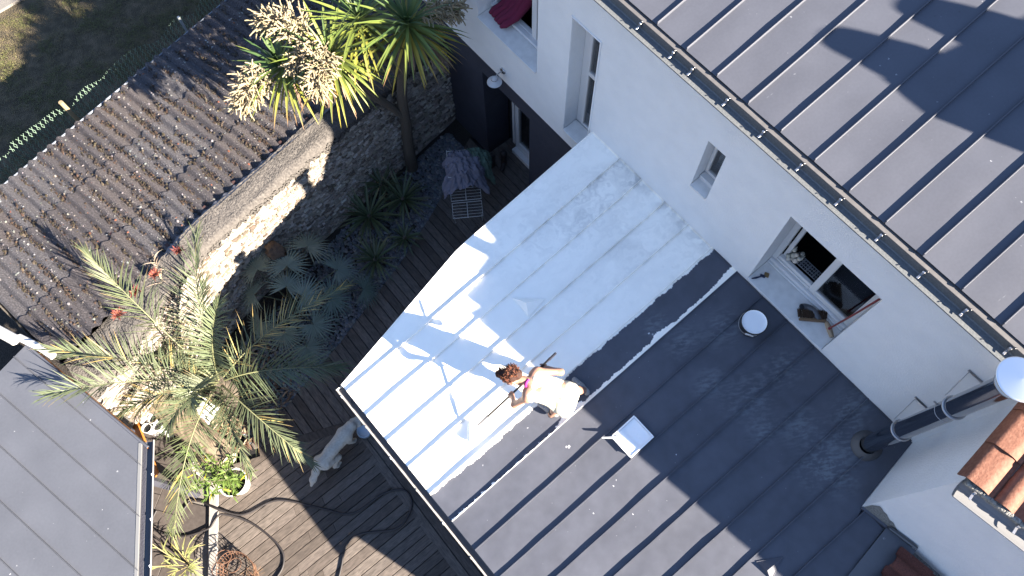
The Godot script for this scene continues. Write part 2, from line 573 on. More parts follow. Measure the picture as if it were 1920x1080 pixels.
func make_deck() -> void:
	var d := Node3D.new()
	d.name = "deck"
	add_child(d)
	d.set_meta("kind", "structure")
	# mitre board from A to B parts the two directions
	var A := Vector2(-3.74, 5.0)
	var B := Vector2(-4.30, 6.33)
	var mdir := (B - A).normalized()
	var mn := Vector2(mdir.y, -mdir.x)
	var mitre_x := func(z: float) -> float: return A.x + (B.x - A.x) * (z - A.y) / (B.y - A.y)
	var z := -0.52
	while z < 6.3:
		var zn := z + 0.138
		var x0 := bed_x(z)
		var x1 := bed_x(zn)
		var e0: float = -3.50 if z < 4.35 else (-0.2 if z < 5.0 else mitre_x.call(z) - 0.085)
		var e1: float = -3.50 if z < 4.35 else (-0.2 if z < 5.0 else mitre_x.call(zn) - 0.085)
		if z < -0.02: x0 = -6.28; x1 = -6.28; e0 = -5.14; e1 = -5.14
		if e0 - x0 > 0.05:
			# one or two lengths to the row
			var cuts := [0.0, 1.0]
			if e0 - x0 > 1.6: cuts = [0.0, rng.randf_range(0.3, 0.7), 1.0]
			for c in cuts.size() - 1:
				var g := MB.new()
				var lift := rng.randf_range(-0.0015, 0.0015)
				var a0 := lerpf(x0, e0, cuts[c]) + (0.002 if c > 0 else 0.0)
				var a1 := lerpf(x1, e1, cuts[c]) + (0.002 if c > 0 else 0.0)
				var b0 := lerpf(x0, e0, cuts[c + 1])
				var b1 := lerpf(x1, e1, cuts[c + 1])
				board(g, [Vector3(a0, lift, z), Vector3(b0, lift, z), Vector3(a1, lift, zn), Vector3(b1, lift, zn)], rng.randf() * 3.0, true)
				part(d, "deck_board", g, M.deck[rng.randi() % 6])
		z += 0.15
	var x := -4.44
	while x < 3.4:
		var xn := x + 0.138
		var z0: float = maxf(5.0, A.y + (x - A.x) / (B.x - A.x) * (B.y - A.y) + 0.17) if x < A.x + 0.12 else 4.95
		var z1: float = maxf(4.95, A.y + (xn - A.x) / (B.x - A.x) * (B.y - A.y) + 0.17) if xn < A.x + 0.12 else 4.95
		# far end: the pale edging strip
		var s0 := edging_z(x) - 0.005
		var s1 := edging_z(xn) - 0.005
		if x > -1.8: s0 = 11.0; s1 = 11.0
		var cuts := [0.0, 1.0]
		if s0 - z0 > 1.2: cuts = [0.0, rng.randf_range(0.25, 0.75), 1.0]
		if s0 > z0 + 0.05:
			for c in cuts.size() - 1:
				var g := MB.new()
				var lift := rng.randf_range(-0.0015, 0.0015)
				var a0 := lerpf(z0, s0, cuts[c]) + (0.002 if c > 0 else 0.0)
				var a1 := lerpf(z1, s1, cuts[c]) + (0.002 if c > 0 else 0.0)
				board(g, [Vector3(x, lift, a0), Vector3(xn, lift, a1), Vector3(x, lift, lerpf(z0, s0, cuts[c + 1])), Vector3(xn, lift, lerpf(z1, s1, cuts[c + 1]))], rng.randf() * 3.0, false)
				part(d, "deck_board", g, M.deck[rng.randi() % 6])
		x += 0.15
	# the mitre board itself
	var g := MB.new()
	var p0 := Vector3(A.x, 0, A.y)
	var p1 := Vector3(B.x, 0, B.y)
	var nn := Vector3(mn.x, 0, mn.y) * (-1.0 if mn.x > 0 else 1.0)
	board(g, [p0 + nn * 0.075, p1 + nn * 0.075, p0 - nn * 0.068, p1 - nn * 0.068], 1.0, true)
	part(d, "deck_board", g, M.deck[4])
	# dark bed under the boards
	var u := MB.new()
	u.prism([Vector2(-6.9, -0.5), Vector2(3.5, -0.5), Vector2(3.5, 11), Vector2(-1.9, 11), Vector2(-1.9, 8.6), Vector2(-4.5, 6.6), Vector2(-5.0, 4.3), Vector2(-6.0, 1.5)], -0.09, -0.055)
	part(d, "joist_bed", u, M.black)
	# pale edging strip between deck and tiles
	var e := MB.new()
	var dir := Vector3(1.28, 0, 0.79).normalized()
	var side := Vector3(-dir.z, 0, dir.x)
	var q0 := Vector3(-4.62, 0, 6.885)
	var q1 := q0 + dir * 3.4
	var hull := []
	for k in 8: hull.append((q0 if not k & 1 else q1) + Vector3.UP * (0.06 if k & 2 else -0.06) + side * (0.0 if k & 4 else 0.13) + Vector3.ZERO)
	e.hull8(hull, 0.008)
	structure("edging", e, M.gutter_white)
	# tiles under the canopy
	var t := Node3D.new()
	t.name = "tile_paving"
	add_child(t)
	t.set_meta("kind", "structure")
	var td := Vector3(0.80, 0, -0.60)
	var ts := Vector3(0.60, 0, 0.80)
	for a in range(-7, 6):
		for b in range(-6, 7):
			var cen := Vector3(-4.55, -0.005, 7.75) + td * 0.453 * a + ts * 0.453 * (b + (0.5 if a & 1 else 0.0))
			var rel := cen - q0
			if rel.dot(side) < 0.30 or rel.dot(side) > 2.6 or rel.dot(dir) < -0.9 or rel.dot(dir) > 3.2: continue
			var h := MB.new()
			h.cbox(cen, Vector3(0.446, 0.03, 0.446), 0.004, Basis(td, Vector3.UP, ts))
			part(t, "paving_tile", h, M.tile[rng.randi() % 4])
	var tb := MB.new()
	tb.prism([Vector2(q0.x - 1.5, q0.z), Vector2(q0.x, q0.z + 0.1), Vector2(q1.x, q1.z + 0.1), Vector2(q1.x - 1.6, q1.z + 2.6), Vector2(q0.x - 3.0, q0.z + 2.6)], -0.08, -0.014)
	part(t, "mortar_bed", tb, M.concrete)

func edging_z(x: float) -> float: return 6.885 + (x + 4.62) * 0.79 / 1.28

func board(g: MB, p: Array, off: float, along_x: bool) -> void:
	# p: the four top corners, two along each long edge (0,1 and 2,3 for x boards; 0,2 and 1,3 for z boards)
	var q := []
	for k in 8:
		var idx := ((1 if k & 1 else 0) + (2 if k & 4 else 0))
		q.append(p[idx] + Vector3.UP * (0.0 if k & 2 else -0.028))
	var b := g.u.size()
	g.hull8(q, 0.003)
	for k in range(b, g.u.size()):
		var v := g.v[k]
		g.u[k] = Vector2(v.x + off, v.z + off * 0.37) if along_x else Vector2(v.z + off, v.x + off * 0.37)

# ---------------------------------------------------------------- main house
func wall_face(g: MB, x0: float, x1: float, y0: float, y1: float, z: float, holes: Array, depth: float) -> void:
	# a face towards +z with rectangular holes [x0, x1, y0, y1] and their reveals
	var xs := [x0, x1]
	var ys := [y0, y1]
	for h in holes:
		for k in 2:
			if h[k] > x0 and h[k] < x1: xs.append(h[k])
			if h[2 + k] > y0 and h[2 + k] < y1: ys.append(h[2 + k])
	xs.sort(); ys.sort()
	for a in xs.size() - 1:
		for b in ys.size() - 1:
			if xs[a + 1] - xs[a] < 1e-4 or ys[b + 1] - ys[b] < 1e-4: continue
			var cx: float = (xs[a] + xs[a + 1]) / 2
			var cy: float = (ys[b] + ys[b + 1]) / 2
			var inside := false
			for h in holes:
				if cx > h[0] and cx < h[1] and cy > h[2] and cy < h[3]: inside = true
			if not inside: g.face([Vector3(xs[a], ys[b], z), Vector3(xs[a + 1], ys[b], z), Vector3(xs[a + 1], ys[b + 1], z), Vector3(xs[a], ys[b + 1], z)], Vector3.BACK)
	for h in holes:
		var lo := maxf(h[2], y0)
		var hi := minf(h[3], y1)
		if hi <= lo: continue
		for s in 2:
			var x: float = h[s]
			g.face([Vector3(x, lo, z), Vector3(x, hi, z), Vector3(x, hi, z - depth), Vector3(x, lo, z - depth)], Vector3.RIGHT if s == 0 else Vector3.LEFT)
		if h[3] <= y1: g.face([Vector3(h[0], hi, z), Vector3(h[1], hi, z), Vector3(h[1], hi, z - depth), Vector3(h[0], hi, z - depth)], Vector3.DOWN)
		if h[2] >= y0: g.face([Vector3(h[0], lo, z), Vector3(h[1], lo, z), Vector3(h[1], lo, z - depth), Vector3(h[0], lo, z - depth)], Vector3.UP)

func bars(g: MB, x0: float, x1: float, y0: float, y1: float, z: float, w: float, d: float) -> void:
	g.cbox(Vector3(x0 + w / 2, (y0 + y1) / 2, z), Vector3(w, y1 - y0, d), 0.004)
	g.cbox(Vector3(x1 - w / 2, (y0 + y1) / 2, z), Vector3(w, y1 - y0, d), 0.004)
	g.cbox(Vector3((x0 + x1) / 2, y0 + w / 2, z - 0.001), Vector3(x1 - x0 - 2 * w, w, d), 0.004)
	g.cbox(Vector3((x0 + x1) / 2, y1 - w / 2, z - 0.001), Vector3(x1 - x0 - 2 * w, w, d), 0.004)

func pane(parent: Node3D, x0: float, x1: float, y0: float, y1: float, z: float) -> void:
	var g := MB.new()
	g.box(Vector3((x0 + x1) / 2, (y0 + y1) / 2, z), Vector3(x1 - x0, y1 - y0, 0.012))
	part(parent, "pane", g, M.glass)

func sill(parent: Node3D, h: Array, z: float) -> void:
	var g := MB.new()
	g.hull8([Vector3(h[0] + 0.004, h[2] + 0.002, -z), Vector3(h[1] - 0.004, h[2] + 0.002, -z), Vector3(h[0] + 0.004, h[2] + 0.045, -z), Vector3(h[1] - 0.004, h[2] + 0.045, -z),
		Vector3(h[0] + 0.004, h[2] + 0.002, 0.035), Vector3(h[1] - 0.004, h[2] + 0.002, 0.035), Vector3(h[0] + 0.004, h[2] + 0.026, 0.035), Vector3(h[1] - 0.004, h[2] + 0.026, 0.035)], 0.005)
	part(parent, "sill", g, M.sill)

func make_house() -> void:
	var h := thing("white_house", "white rendered house with grey standing seam roof and dark painted ground floor", "house", Vector3(-2.8, 0, -4.0))
	var X0 := -16.0
	var X1 := 1.60
	var W_red := [-6.28, -4.985, 3.575, 5.17]
	var W_tall := [-4.365, -3.90, 2.93, 5.17]
	var W_small := [-2.18, -1.925, 4.255, 5.17]
	var W_big := [-1.0, 0.19, 3.57, 5.16]
	var D := [-6.30, -5.13, -0.1, 2.33]
	var g := MB.new()
	wall_face(g, X0, X1, 2.66, 5.83, 0.0, [W_red, W_tall, W_small, W_big], 0.44)
	g.face([Vector3(X0, 2.66, 0), Vector3(X0, 5.84, 0), Vector3(X0, 5.84, -8), Vector3(X0, 2.66, -8)], Vector3.LEFT)
	g.face([Vector3(X1, 2.66, 0), Vector3(X1, 5.84, 0), Vector3(X1, 5.84, -8), Vector3(X1, 2.66, -8)], Vector3.RIGHT)
	g.face([Vector3(X0, 0, -8), Vector3(X1, 0, -8), Vector3(X1, 5.84, -8), Vector3(X0, 5.84, -8)], Vector3.FORWARD)
	part(h, "upper_wall", g, M.white_wall)
	# thin moulded border round the tall window
	var b := MB.new()
	for e in [[W_tall[0] - 0.025, W_tall[0] - 0.003, 2.93, 5.195], [W_tall[1] + 0.003, W_tall[1] + 0.025, 2.93, 5.195], [W_tall[0] - 0.003, W_tall[1] + 0.003, 5.173, 5.195]]:
		b.cbox(Vector3((e[0] + e[1]) / 2, (e[2] + e[3]) / 2, 0.006), Vector3(e[1] - e[0], e[3] - e[2], 0.016), 0.003)
	part(h, "window_border", b, M.white_wall)
	var l := MB.new()
	wall_face(l, X0, X1, -0.1, 2.66, 0.0, [D], 0.50)
	l.face([Vector3(X0, -0.1, 0), Vector3(X0, 2.66, 0), Vector3(X0, 2.66, -8), Vector3(X0, -0.1, -8)], Vector3.LEFT)
	part(h, "lower_wall", l, M.dark_wall)
	# rooms behind the openings: floors and a back wall, so that the panes show dark insides
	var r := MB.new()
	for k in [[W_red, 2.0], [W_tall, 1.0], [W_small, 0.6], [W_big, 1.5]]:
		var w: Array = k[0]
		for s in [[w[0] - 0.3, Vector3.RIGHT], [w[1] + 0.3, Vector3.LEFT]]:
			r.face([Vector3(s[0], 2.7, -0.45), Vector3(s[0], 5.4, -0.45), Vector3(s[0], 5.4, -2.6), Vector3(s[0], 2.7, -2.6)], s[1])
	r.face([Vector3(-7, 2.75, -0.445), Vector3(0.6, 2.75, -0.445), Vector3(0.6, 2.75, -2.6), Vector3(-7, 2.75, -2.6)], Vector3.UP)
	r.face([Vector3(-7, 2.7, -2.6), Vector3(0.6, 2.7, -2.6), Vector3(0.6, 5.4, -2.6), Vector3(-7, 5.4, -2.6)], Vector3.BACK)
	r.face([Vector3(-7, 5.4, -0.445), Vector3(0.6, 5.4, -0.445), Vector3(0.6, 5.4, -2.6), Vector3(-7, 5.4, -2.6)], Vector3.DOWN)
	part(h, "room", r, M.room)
	# windows
	var f := MB.new()
	var z := -0.335
	bars(f, W_red[0], W_red[1], W_red[2] + 0.05, W_red[3], z, 0.07, 0.07)
	f.cbox(Vector3(-5.39, 4.4, z + 0.012), Vector3(0.10, 1.42, 0.07), 0.005)
	f.cbox(Vector3(-5.63, W_red[2] + 0.09, z + 0.06), Vector3(1.28, 0.05, 0.10), 0.005)
	var win := part(h, "window", f, M.frame)
	pane(win, -5.34, W_red[1] - 0.07, W_red[2] + 0.12, W_red[3] - 0.07, z)
	sill(win, W_red, 0.30)
	f = MB.new()
	z = -0.25
	bars(f, W_tall[0] + 0.10, W_tall[1] - 0.002, 2.98, 5.165, z, 0.045, 0.06)
	f.cbox(Vector3(-4.08, 4.12, z + 0.004), Vector3(0.29, 0.07, 0.05), 0.004)
	f.cbox(Vector3(W_tall[0] + 0.05, 4.07, z), Vector3(0.095, 2.18, 0.05), 0.004)
	win = part(h, "window", f, M.frame)
	pane(win, W_tall[0] + 0.14, W_tall[1] - 0.05, 3.02, 4.09, z); pane(win, W_tall[0] + 0.14, W_tall[1] - 0.05, 4.15, 5.13, z)
	sill(win, W_tall, 0.22)
	f = MB.new()
	bars(f, W_small[0] + 0.002, W_small[1] - 0.002, 4.36, 5.165, -0.22, 0.045, 0.06)
	f.cbox(Vector3(-2.05, 4.32, -0.17), Vector3(0.245, 0.07, 0.12), 0.005)
	win = part(h, "window", f, M.frame)
	pane(win, W_small[0] + 0.045, W_small[1] - 0.045, 4.40, 5.13, -0.22)
	sill(win, W_small, 0.20)
	f = MB.new()
	z = -0.405
	bars(f, W_big[0] + 0.002, W_big[1] - 0.002, 3.66, 5.155, z, 0.065, 0.07)
	f.cbox(Vector3(-0.405, 3.665, z + 0.055), Vector3(1.18, 0.05, 0.04), 0.006)      # outer threshold step
	f.cbox(Vector3(-0.405, 3.632, z + 0.085), Vector3(1.18, 0.025, 0.03), 0.005)
	for e in [[W_big[0] + 0.07, -0.39, 0.0], [-0.385, W_big[1] - 0.07, 0.02]]:
		f.cbox(Vector3((e[0] + e[1]) / 2, 3.76, z + e[2]), Vector3(e[1] - e[0], 0.06, 0.05), 0.004)
	f.cbox(Vector3(-0.38, 4.42, z + 0.02), Vector3(0.085, 1.36, 0.06), 0.005)
	f.cbox(Vector3(W_big[0] + 0.11, 4.42, z - 0.05), Vector3(0.05, 1.36, 0.05), 0.004)
	win = part(h, "window", f, M.frame)
	pane(win, -0.335, W_big[1] - 0.07, 3.79, 5.09, z + 0.02)
	sill(win, W_big, 0.34)
	# door in its recess
	f = MB.new()
	z = -0.46
	bars(f, -6.02, -5.135, 0.10, 2.32, z, 0.09, 0.07)
	f.cbox(Vector3(-5.58, 0.055, z + 0.045), Vector3(0.88, 0.10, 0.17), 0.006)
	f.cbox(Vector3(-5.34, 1.21, z + 0.01), Vector3(0.09, 2.04, 0.06), 0.005)
	f.cbox(Vector3(-6.10, 1.21, z - 0.01), Vector3(0.06, 2.22, 0.05), 0.005)
	f.cbox(Vector3(-5.66, 0.24, z + 0.002), Vector3(0.55, 0.12, 0.05), 0.005)
	var door := part(h, "door", f, M.frame)
	pane(door, -5.93, -5.385, 0.30, 2.23, z); pane(door, -5.295, -5.225, 0.19, 2.23, z)
	f = MB.new()
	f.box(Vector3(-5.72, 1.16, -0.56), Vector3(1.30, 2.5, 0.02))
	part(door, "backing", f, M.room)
	# roof: zinc pans between standing seams, falling to the gutter
	var sl := 0.18
	var ry := func(zz: float) -> float: return 5.97 - sl * (zz + 0.07)
	var wob := noise(70, 0.9, 2)
	var xs := [-16.0]
	var x := -2.82 - 0.42 * 31
	while x < 6.0:
		xs.append(x); x += 0.42
	xs.append(x)
	for k in xs.size() - 1:
		var a: float = xs[k]
		var e: float = xs[k + 1]
		g = MB.new()
		var inview := e > -4.2 and a < 2.2
		g.grid(4 if inview else 1, 16 if inview else 1, func(s, t):
			var px := lerpf(a + 0.006, e - 0.006, s)
			var pz := lerpf(-0.07, -6.0, t)
			return [Vector3(px, ry.call(pz) + (0.006 * wob.get_noise_2d(px * 2.0, pz) + 0.008 * wob.get_noise_2d(pz * 1.4, k * 9.1)) * float(inview), pz), Vector2(px, pz)])
		part(h, "roof_panel", g, M.zinc)
		if k > 0:
			g = MB.new()
			var q := []
			for c in 8: q.append(Vector3(a + (0.006 if c & 1 else -0.006), ry.call(-0.075 if c & 4 else -6.0) + (0.034 if c & 2 else -0.01), -0.075 if c & 4 else -6.0))
			g.hull8(q, 0.003)
			part(h, "standing_seam", g, M.zinc)
	g = MB.new()
	g.face([Vector3(-16, 7.0, -6.0), Vector3(6.4, 7.0, -6.0), Vector3(6.4, 5.9, -12.0), Vector3(-16, 5.9, -12)], Vector3.UP)
	part(h, "roof_panel", g, M.zinc)
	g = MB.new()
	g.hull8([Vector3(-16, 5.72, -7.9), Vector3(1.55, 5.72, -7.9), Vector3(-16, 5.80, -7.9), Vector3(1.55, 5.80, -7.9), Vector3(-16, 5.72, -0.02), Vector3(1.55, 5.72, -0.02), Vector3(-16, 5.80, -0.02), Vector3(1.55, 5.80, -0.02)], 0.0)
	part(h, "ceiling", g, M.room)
	# gutter: box channel behind the wall head, flat lead strip and drip under the pans
	g = MB.new()
	var prof := [Vector2(0.110, 5.835), Vector2(0.118, 5.846), Vector2(0.115, 5.856), Vector2(0.106, 5.854), Vector2(0.098, 5.845), Vector2(0.05, 5.838), Vector2(0.0, 5.840), Vector2(-0.010, 5.848), Vector2(-0.013, 5.935)]
	for k in prof.size() - 1:
		var p0: Vector2 = prof[k]
		var p1: Vector2 = prof[k + 1]
		var t := p1 - p0
		g.face([Vector3(-16, p0.y, p0.x), Vector3(6, p0.y, p0.x), Vector3(6, p1.y, p1.x), Vector3(-16, p1.y, p1.x)], Vector3(0, absf(t.x) + 0.01, t.y))
	g.face([Vector3(-16, 5.835, 0.110), Vector3(1.6, 5.835, 0.110), Vector3(1.6, 5.80, 0.0), Vector3(-16, 5.80, 0.0)], Vector3.DOWN)
	var gut := part(h, "gutter", g, M.galv)
	g = MB.new()
	g.cbox(Vector3(-5.0, 5.938, -0.052), Vector3(22, 0.016, 0.082), 0.003)
	part(gut, "edge_strip", g, M.strip)
	for bx in [-3.39, -2.91, -2.64, -2.16, -1.68, -1.20, -0.72, -0.245, 0.23, 0.69, 1.14]:
		g = MB.new()
		g.cbox(Vector3(bx, 5.90, 0.002), Vector3(0.030, 0.05, 0.026), 0.005)
		g.cbox(Vector3(bx, 5.875, 0.035), Vector3(0.022, 0.006, 0.06), 0.002)
		g.tube([Vector3(bx + 0.02, 5.935, -0.02), Vector3(bx + 0.028, 5.958, -0.01), Vector3(bx + 0.02, 5.960, 0.008)], 0.004, 5)
		part(gut, "bracket", g, M.steel_dull)
	# red cloth hanging over the first window's sill
	g = MB.new()
	var cl := noise(71, 6.0, 3)
	var path := [Vector3(-5.85, 4.25, -0.75), Vector3(-5.90, 3.95, -0.45), Vector3(-5.93, 3.80, -0.32), Vector3(-5.96, 3.76, -0.24), Vector3(-6.0, 3.71, -0.17), Vector3(-6.03, 3.66, -0.12)]
	for fold in 5:
		var pts := []
		var rad := []
		for k in path.size():
			pts.append(path[k] + Vector3(-0.13 + 0.075 * fold + 0.02 * cl.get_noise_2d(k * 3.0, fold * 7.0), 0.012 * (fold % 2), 0.01 * fold))
			rad.append([0.09, 0.08, 0.07, 0.06, 0.052, 0.028][k] * (1.0 + 0.3 * cl.get_noise_2d(k * 5.0 + 3.0, fold * 5.0)))
		g.tube(pts, rad, 9)
	single("cloth", g, mat(Color(0.115, 0.008, 0.035), 0.95), "crimson cloth hanging out of the upper window over its sill", "cloth")
	# dark curtain of the same cloth inside
	g = MB.new()
	g.grid(30, 6, func(a, bb): return [Vector3(lerpf(-6.2, -5.4, a), lerpf(4.1, 5.1, bb), -0.55 + 0.035 * sin(a * 44.0)), Vector2(a, bb)], Vector3.BACK)
	single("curtain", g, mat(Color(0.085, 0.008, 0.028), 0.95), "crimson curtain hanging inside the open upper window", "curtain")

	# wall lamp
	var lp := Vector3(-5.74, 2.90, 0)
	var t := thing("wall_lamp", "small grey metal wall lamp with round shade above the dark band", "lamp", lp)
	g = MB.new()
	g.lathe([Vector2(0.0, 0.028), Vector2(0.045, 0.026), Vector2(0.052, 0.016), Vector2(0.052, 0.0)], 20, lp, Basis(Vector3.RIGHT, PI / 2))
	part(t, "wall_plate", g, M.steel_dull)
	g = MB.new()
	g.tube([lp + Vector3(0, 0, 0.02), lp + Vector3(0.005, 0.02, 0.08), lp + Vector3(0.012, 0.03, 0.13), lp + Vector3(0.02, 0.02, 0.17)], 0.009, 8)
	part(t, "arm", g, M.steel_dull)
	var sc := lp + Vector3(0.03, -0.02, 0.20)
	g = MB.new()
	g.lathe([Vector2(0.0, 0.055), Vector2(0.035, 0.052), Vector2(0.042, 0.03), Vector2(0.046, 0.0), Vector2(0.075, -0.012), Vector2(0.112, -0.045), Vector2(0.114, -0.052), Vector2(0.104, -0.048), Vector2(0.06, -0.02)], 28, sc)
	part(t, "lamp_shade", g, mat(Color(0.42, 0.43, 0.45), 0.4))
	g = MB.new()
	g.lathe([Vector2(0.045, 0.006), Vector2(0.05, 0.012), Vector2(0.045, 0.018)], 20, sc)
	part(t, "collar", g, M.steel)

# ---------------------------------------------------------------- extension with the half-painted roof
const SEAMS := [-3.285, -2.865, -2.435, -2.01, -1.585, -1.16, -0.73, -0.315, 0.10, 0.515, 0.93, 1.345, 1.76]

func paint_map() -> ImageTexture:
	# base colours of the roof over x -4..3, z 0..4.8: bare zinc, scuffs, rolled white paint, drips
	var W := 1120
	var H := 768
	var im := Image.create(W, H, false, Image.FORMAT_RGB8)
	var n1 := noise(80, 1.3, 4)
	var n2 := noise(81, 5.0, 4)
	var n3 := noise(82, 22.0, 3)
	var edge := noise(83, 3.0, 4)
	var scuffs := [[-0.95, 1.07, 0.16], [0.05, 0.96, 0.24], [0.06, 0.43, 0.20], [1.11, 0.99, 0.20], [1.38, 0.86, 0.16], [-1.33, 1.17, 0.13], [-0.37, 1.19, 0.15], [1.10, 0.62, 0.26], [0.66, 0.78, 0.18], [0.43, 1.13, 0.14], [0.9, 0.2, 0.2], [-0.75, 0.6, 0.2]]
	for j in H:
		var z := 4.8 * (j + 0.5) / H
		for i in W:
			var x := -4.0 + 7.0 * (i + 0.5) / W
			var a := n1.get_noise_2d(x, z)
			var b := n2.get_noise_2d(x, z)
			var k := 1.0 + 0.16 * a + 0.12 * b
			var col := Color(0.066 * k, 0.072 * k, 0.092 * k)
			var streak := n2.get_noise_2d(x * 0.55 + 0.25 * a, z * 0.38 + 0.25 * b)
			if x > -1.62:
				for s in scuffs:
					var d = Vector2(x - s[0], (z - s[1]) * 0.8).length() / s[2]
					if d < 1.6:
						var w: float = clampf(1.2 - d * 0.8, 0.0, 1.0) * clampf(0.30 + 0.9 * streak + 1.1 * n3.get_noise_2d(x * 0.9 + z * 0.5, z * 0.35), 0.0, 1.0)
						col = col.lerp(Color(0.19, 0.22, 0.25), w * 0.36)
			var cov := 0.0
			var p := -1
			if x < -1.50:
				var e := -1.548 + 0.022 * edge.get_noise_2d(0.0, z * 2.0) + 0.012 * n3.get_noise_2d(x * 0.3, z)
				if z > 1.9: e += 0.02 * sin(z * 2.2)
				if x < e:
					cov = 1.0
					for q in 5:
						if x > SEAMS[q]: p = q
					var thin := 0.0
					if p >= 0 and p < 4:
						var near_top: float = [1.0, 0.50, 0.60, 0.35][p] * smoothstep(2.9, 0.1, z)
						thin = clampf(near_top * (0.15 + 0.26 * streak + 0.22 * a + 0.07 * b), 0.0, 0.30)
						if z < 0.16: thin += (0.16 - z) * 1.6 * clampf(0.6 + 2.0 * b, 0.0, 1.0)
						var from: float = x - SEAMS[p]
						if from < 0.03: thin += 0.12 * clampf(0.4 + 3.0 * n2.get_noise_2d(z * 0.6, p * 7.0), 0.0, 1.0)
					else:
						thin = clampf(0.10 * (0.4 + streak + a), 0.0, 0.2)
					cov -= thin
					if x > e - 0.012: cov *= 0.9
			# second brushed line along the next seam
			var wl := 0.035 + 0.020 * edge.get_noise_2d(7.0, z * 3.0) + 0.012 * n3.get_noise_2d(3.0, z)
			if z > 2.9: wl *= 0.45 * clampf(0.6 + 2.0 * edge.get_noise_2d(11.0, z * 4.0), 0.0, 1.4)
			if z < 0.35: wl += 0.05 * (0.35 - z) / 0.35
			if absf(z - 1.22) < 0.16: wl += 0.045 * (1.0 - absf(z - 1.22) / 0.16)
			if absf(z - 2.62) < 0.22: wl += 0.075 * (1.0 - absf(z - 2.62) / 0.22) * clampf(0.6 + 2.5 * n2.get_noise_2d(x * 2.0, z * 0.6), 0.0, 1.0)
			if x > -1.165 - wl and x < -1.155: cov = maxf(cov, 0.94)
			if cov > 0.0:
				var tone := 1.0 + 0.03 * b
				col = col.lerp(Color(0.92 * tone, 0.89 * tone, 0.82 * tone), cov)
			im.set_pixel(i, j, col.linear_to_srgb())
	# splashes and grit
	var spots := [[-0.91, 2.93, 5], [-0.93, 2.95, 3], [-1.18, 3.17, 3], [-1.42, 3.85, 2], [-1.41, 3.16, 2], [-0.15, 3.21, 2], [-0.23, 2.83, 2], [-0.26, 2.76, 2], [-0.02, 2.04, 2], [0.15, 2.87, 2], [-1.30, 1.3, 3], [-1.26, 1.28, 3]]
	for k in 130: spots.append([rng.randf_range(-1.5, 2.2), rng.randf_range(0.1, 4.5), 1])
	for s in spots:
		var cx := int((s[0] + 4.0) / 7.0 * W)
		var cy := int(s[1] / 4.8 * H)
		for k in s[2] * s[2]:
			var px: int = cx + rng.randi_range(-s[2], s[2]) / 2
			var py: int = cy + rng.randi_range(-s[2], s[2]) / 2
			if px >= 0 and py >= 0 and px < W and py < H: im.set_pixel(px, py, im.get_pixel(px, py).lerp(Color(0.88, 0.89, 0.9), 0.85 if s[2] > 1 else rng.randf_range(0.1, 0.5)))
	return ImageTexture.create_from_image(im)

func roof_uv(g: MB) -> MB:
	for k in g.v.size(): g.u[k] = Vector2((g.v[k].x + 4.0) / 7.0, clampf(g.v[k].z / 4.8, 0.002, 0.998))
	return g

func left_edge(z: float) -> float: return lerpf(-3.83, -3.80, z / 2.35) if z < 2.35 else lerpf(-3.80, -3.405, (z - 2.35) / 2.28)
func eave_z(x: float) -> float: return 4.60 - 0.028 * (x + 2.87)
func right_edge(z: float) -> float:
	if z < 0.91: return lerpf(1.58, 1.70, z / 0.91)
	return 2.02 + (z - 0.91) * 0.16

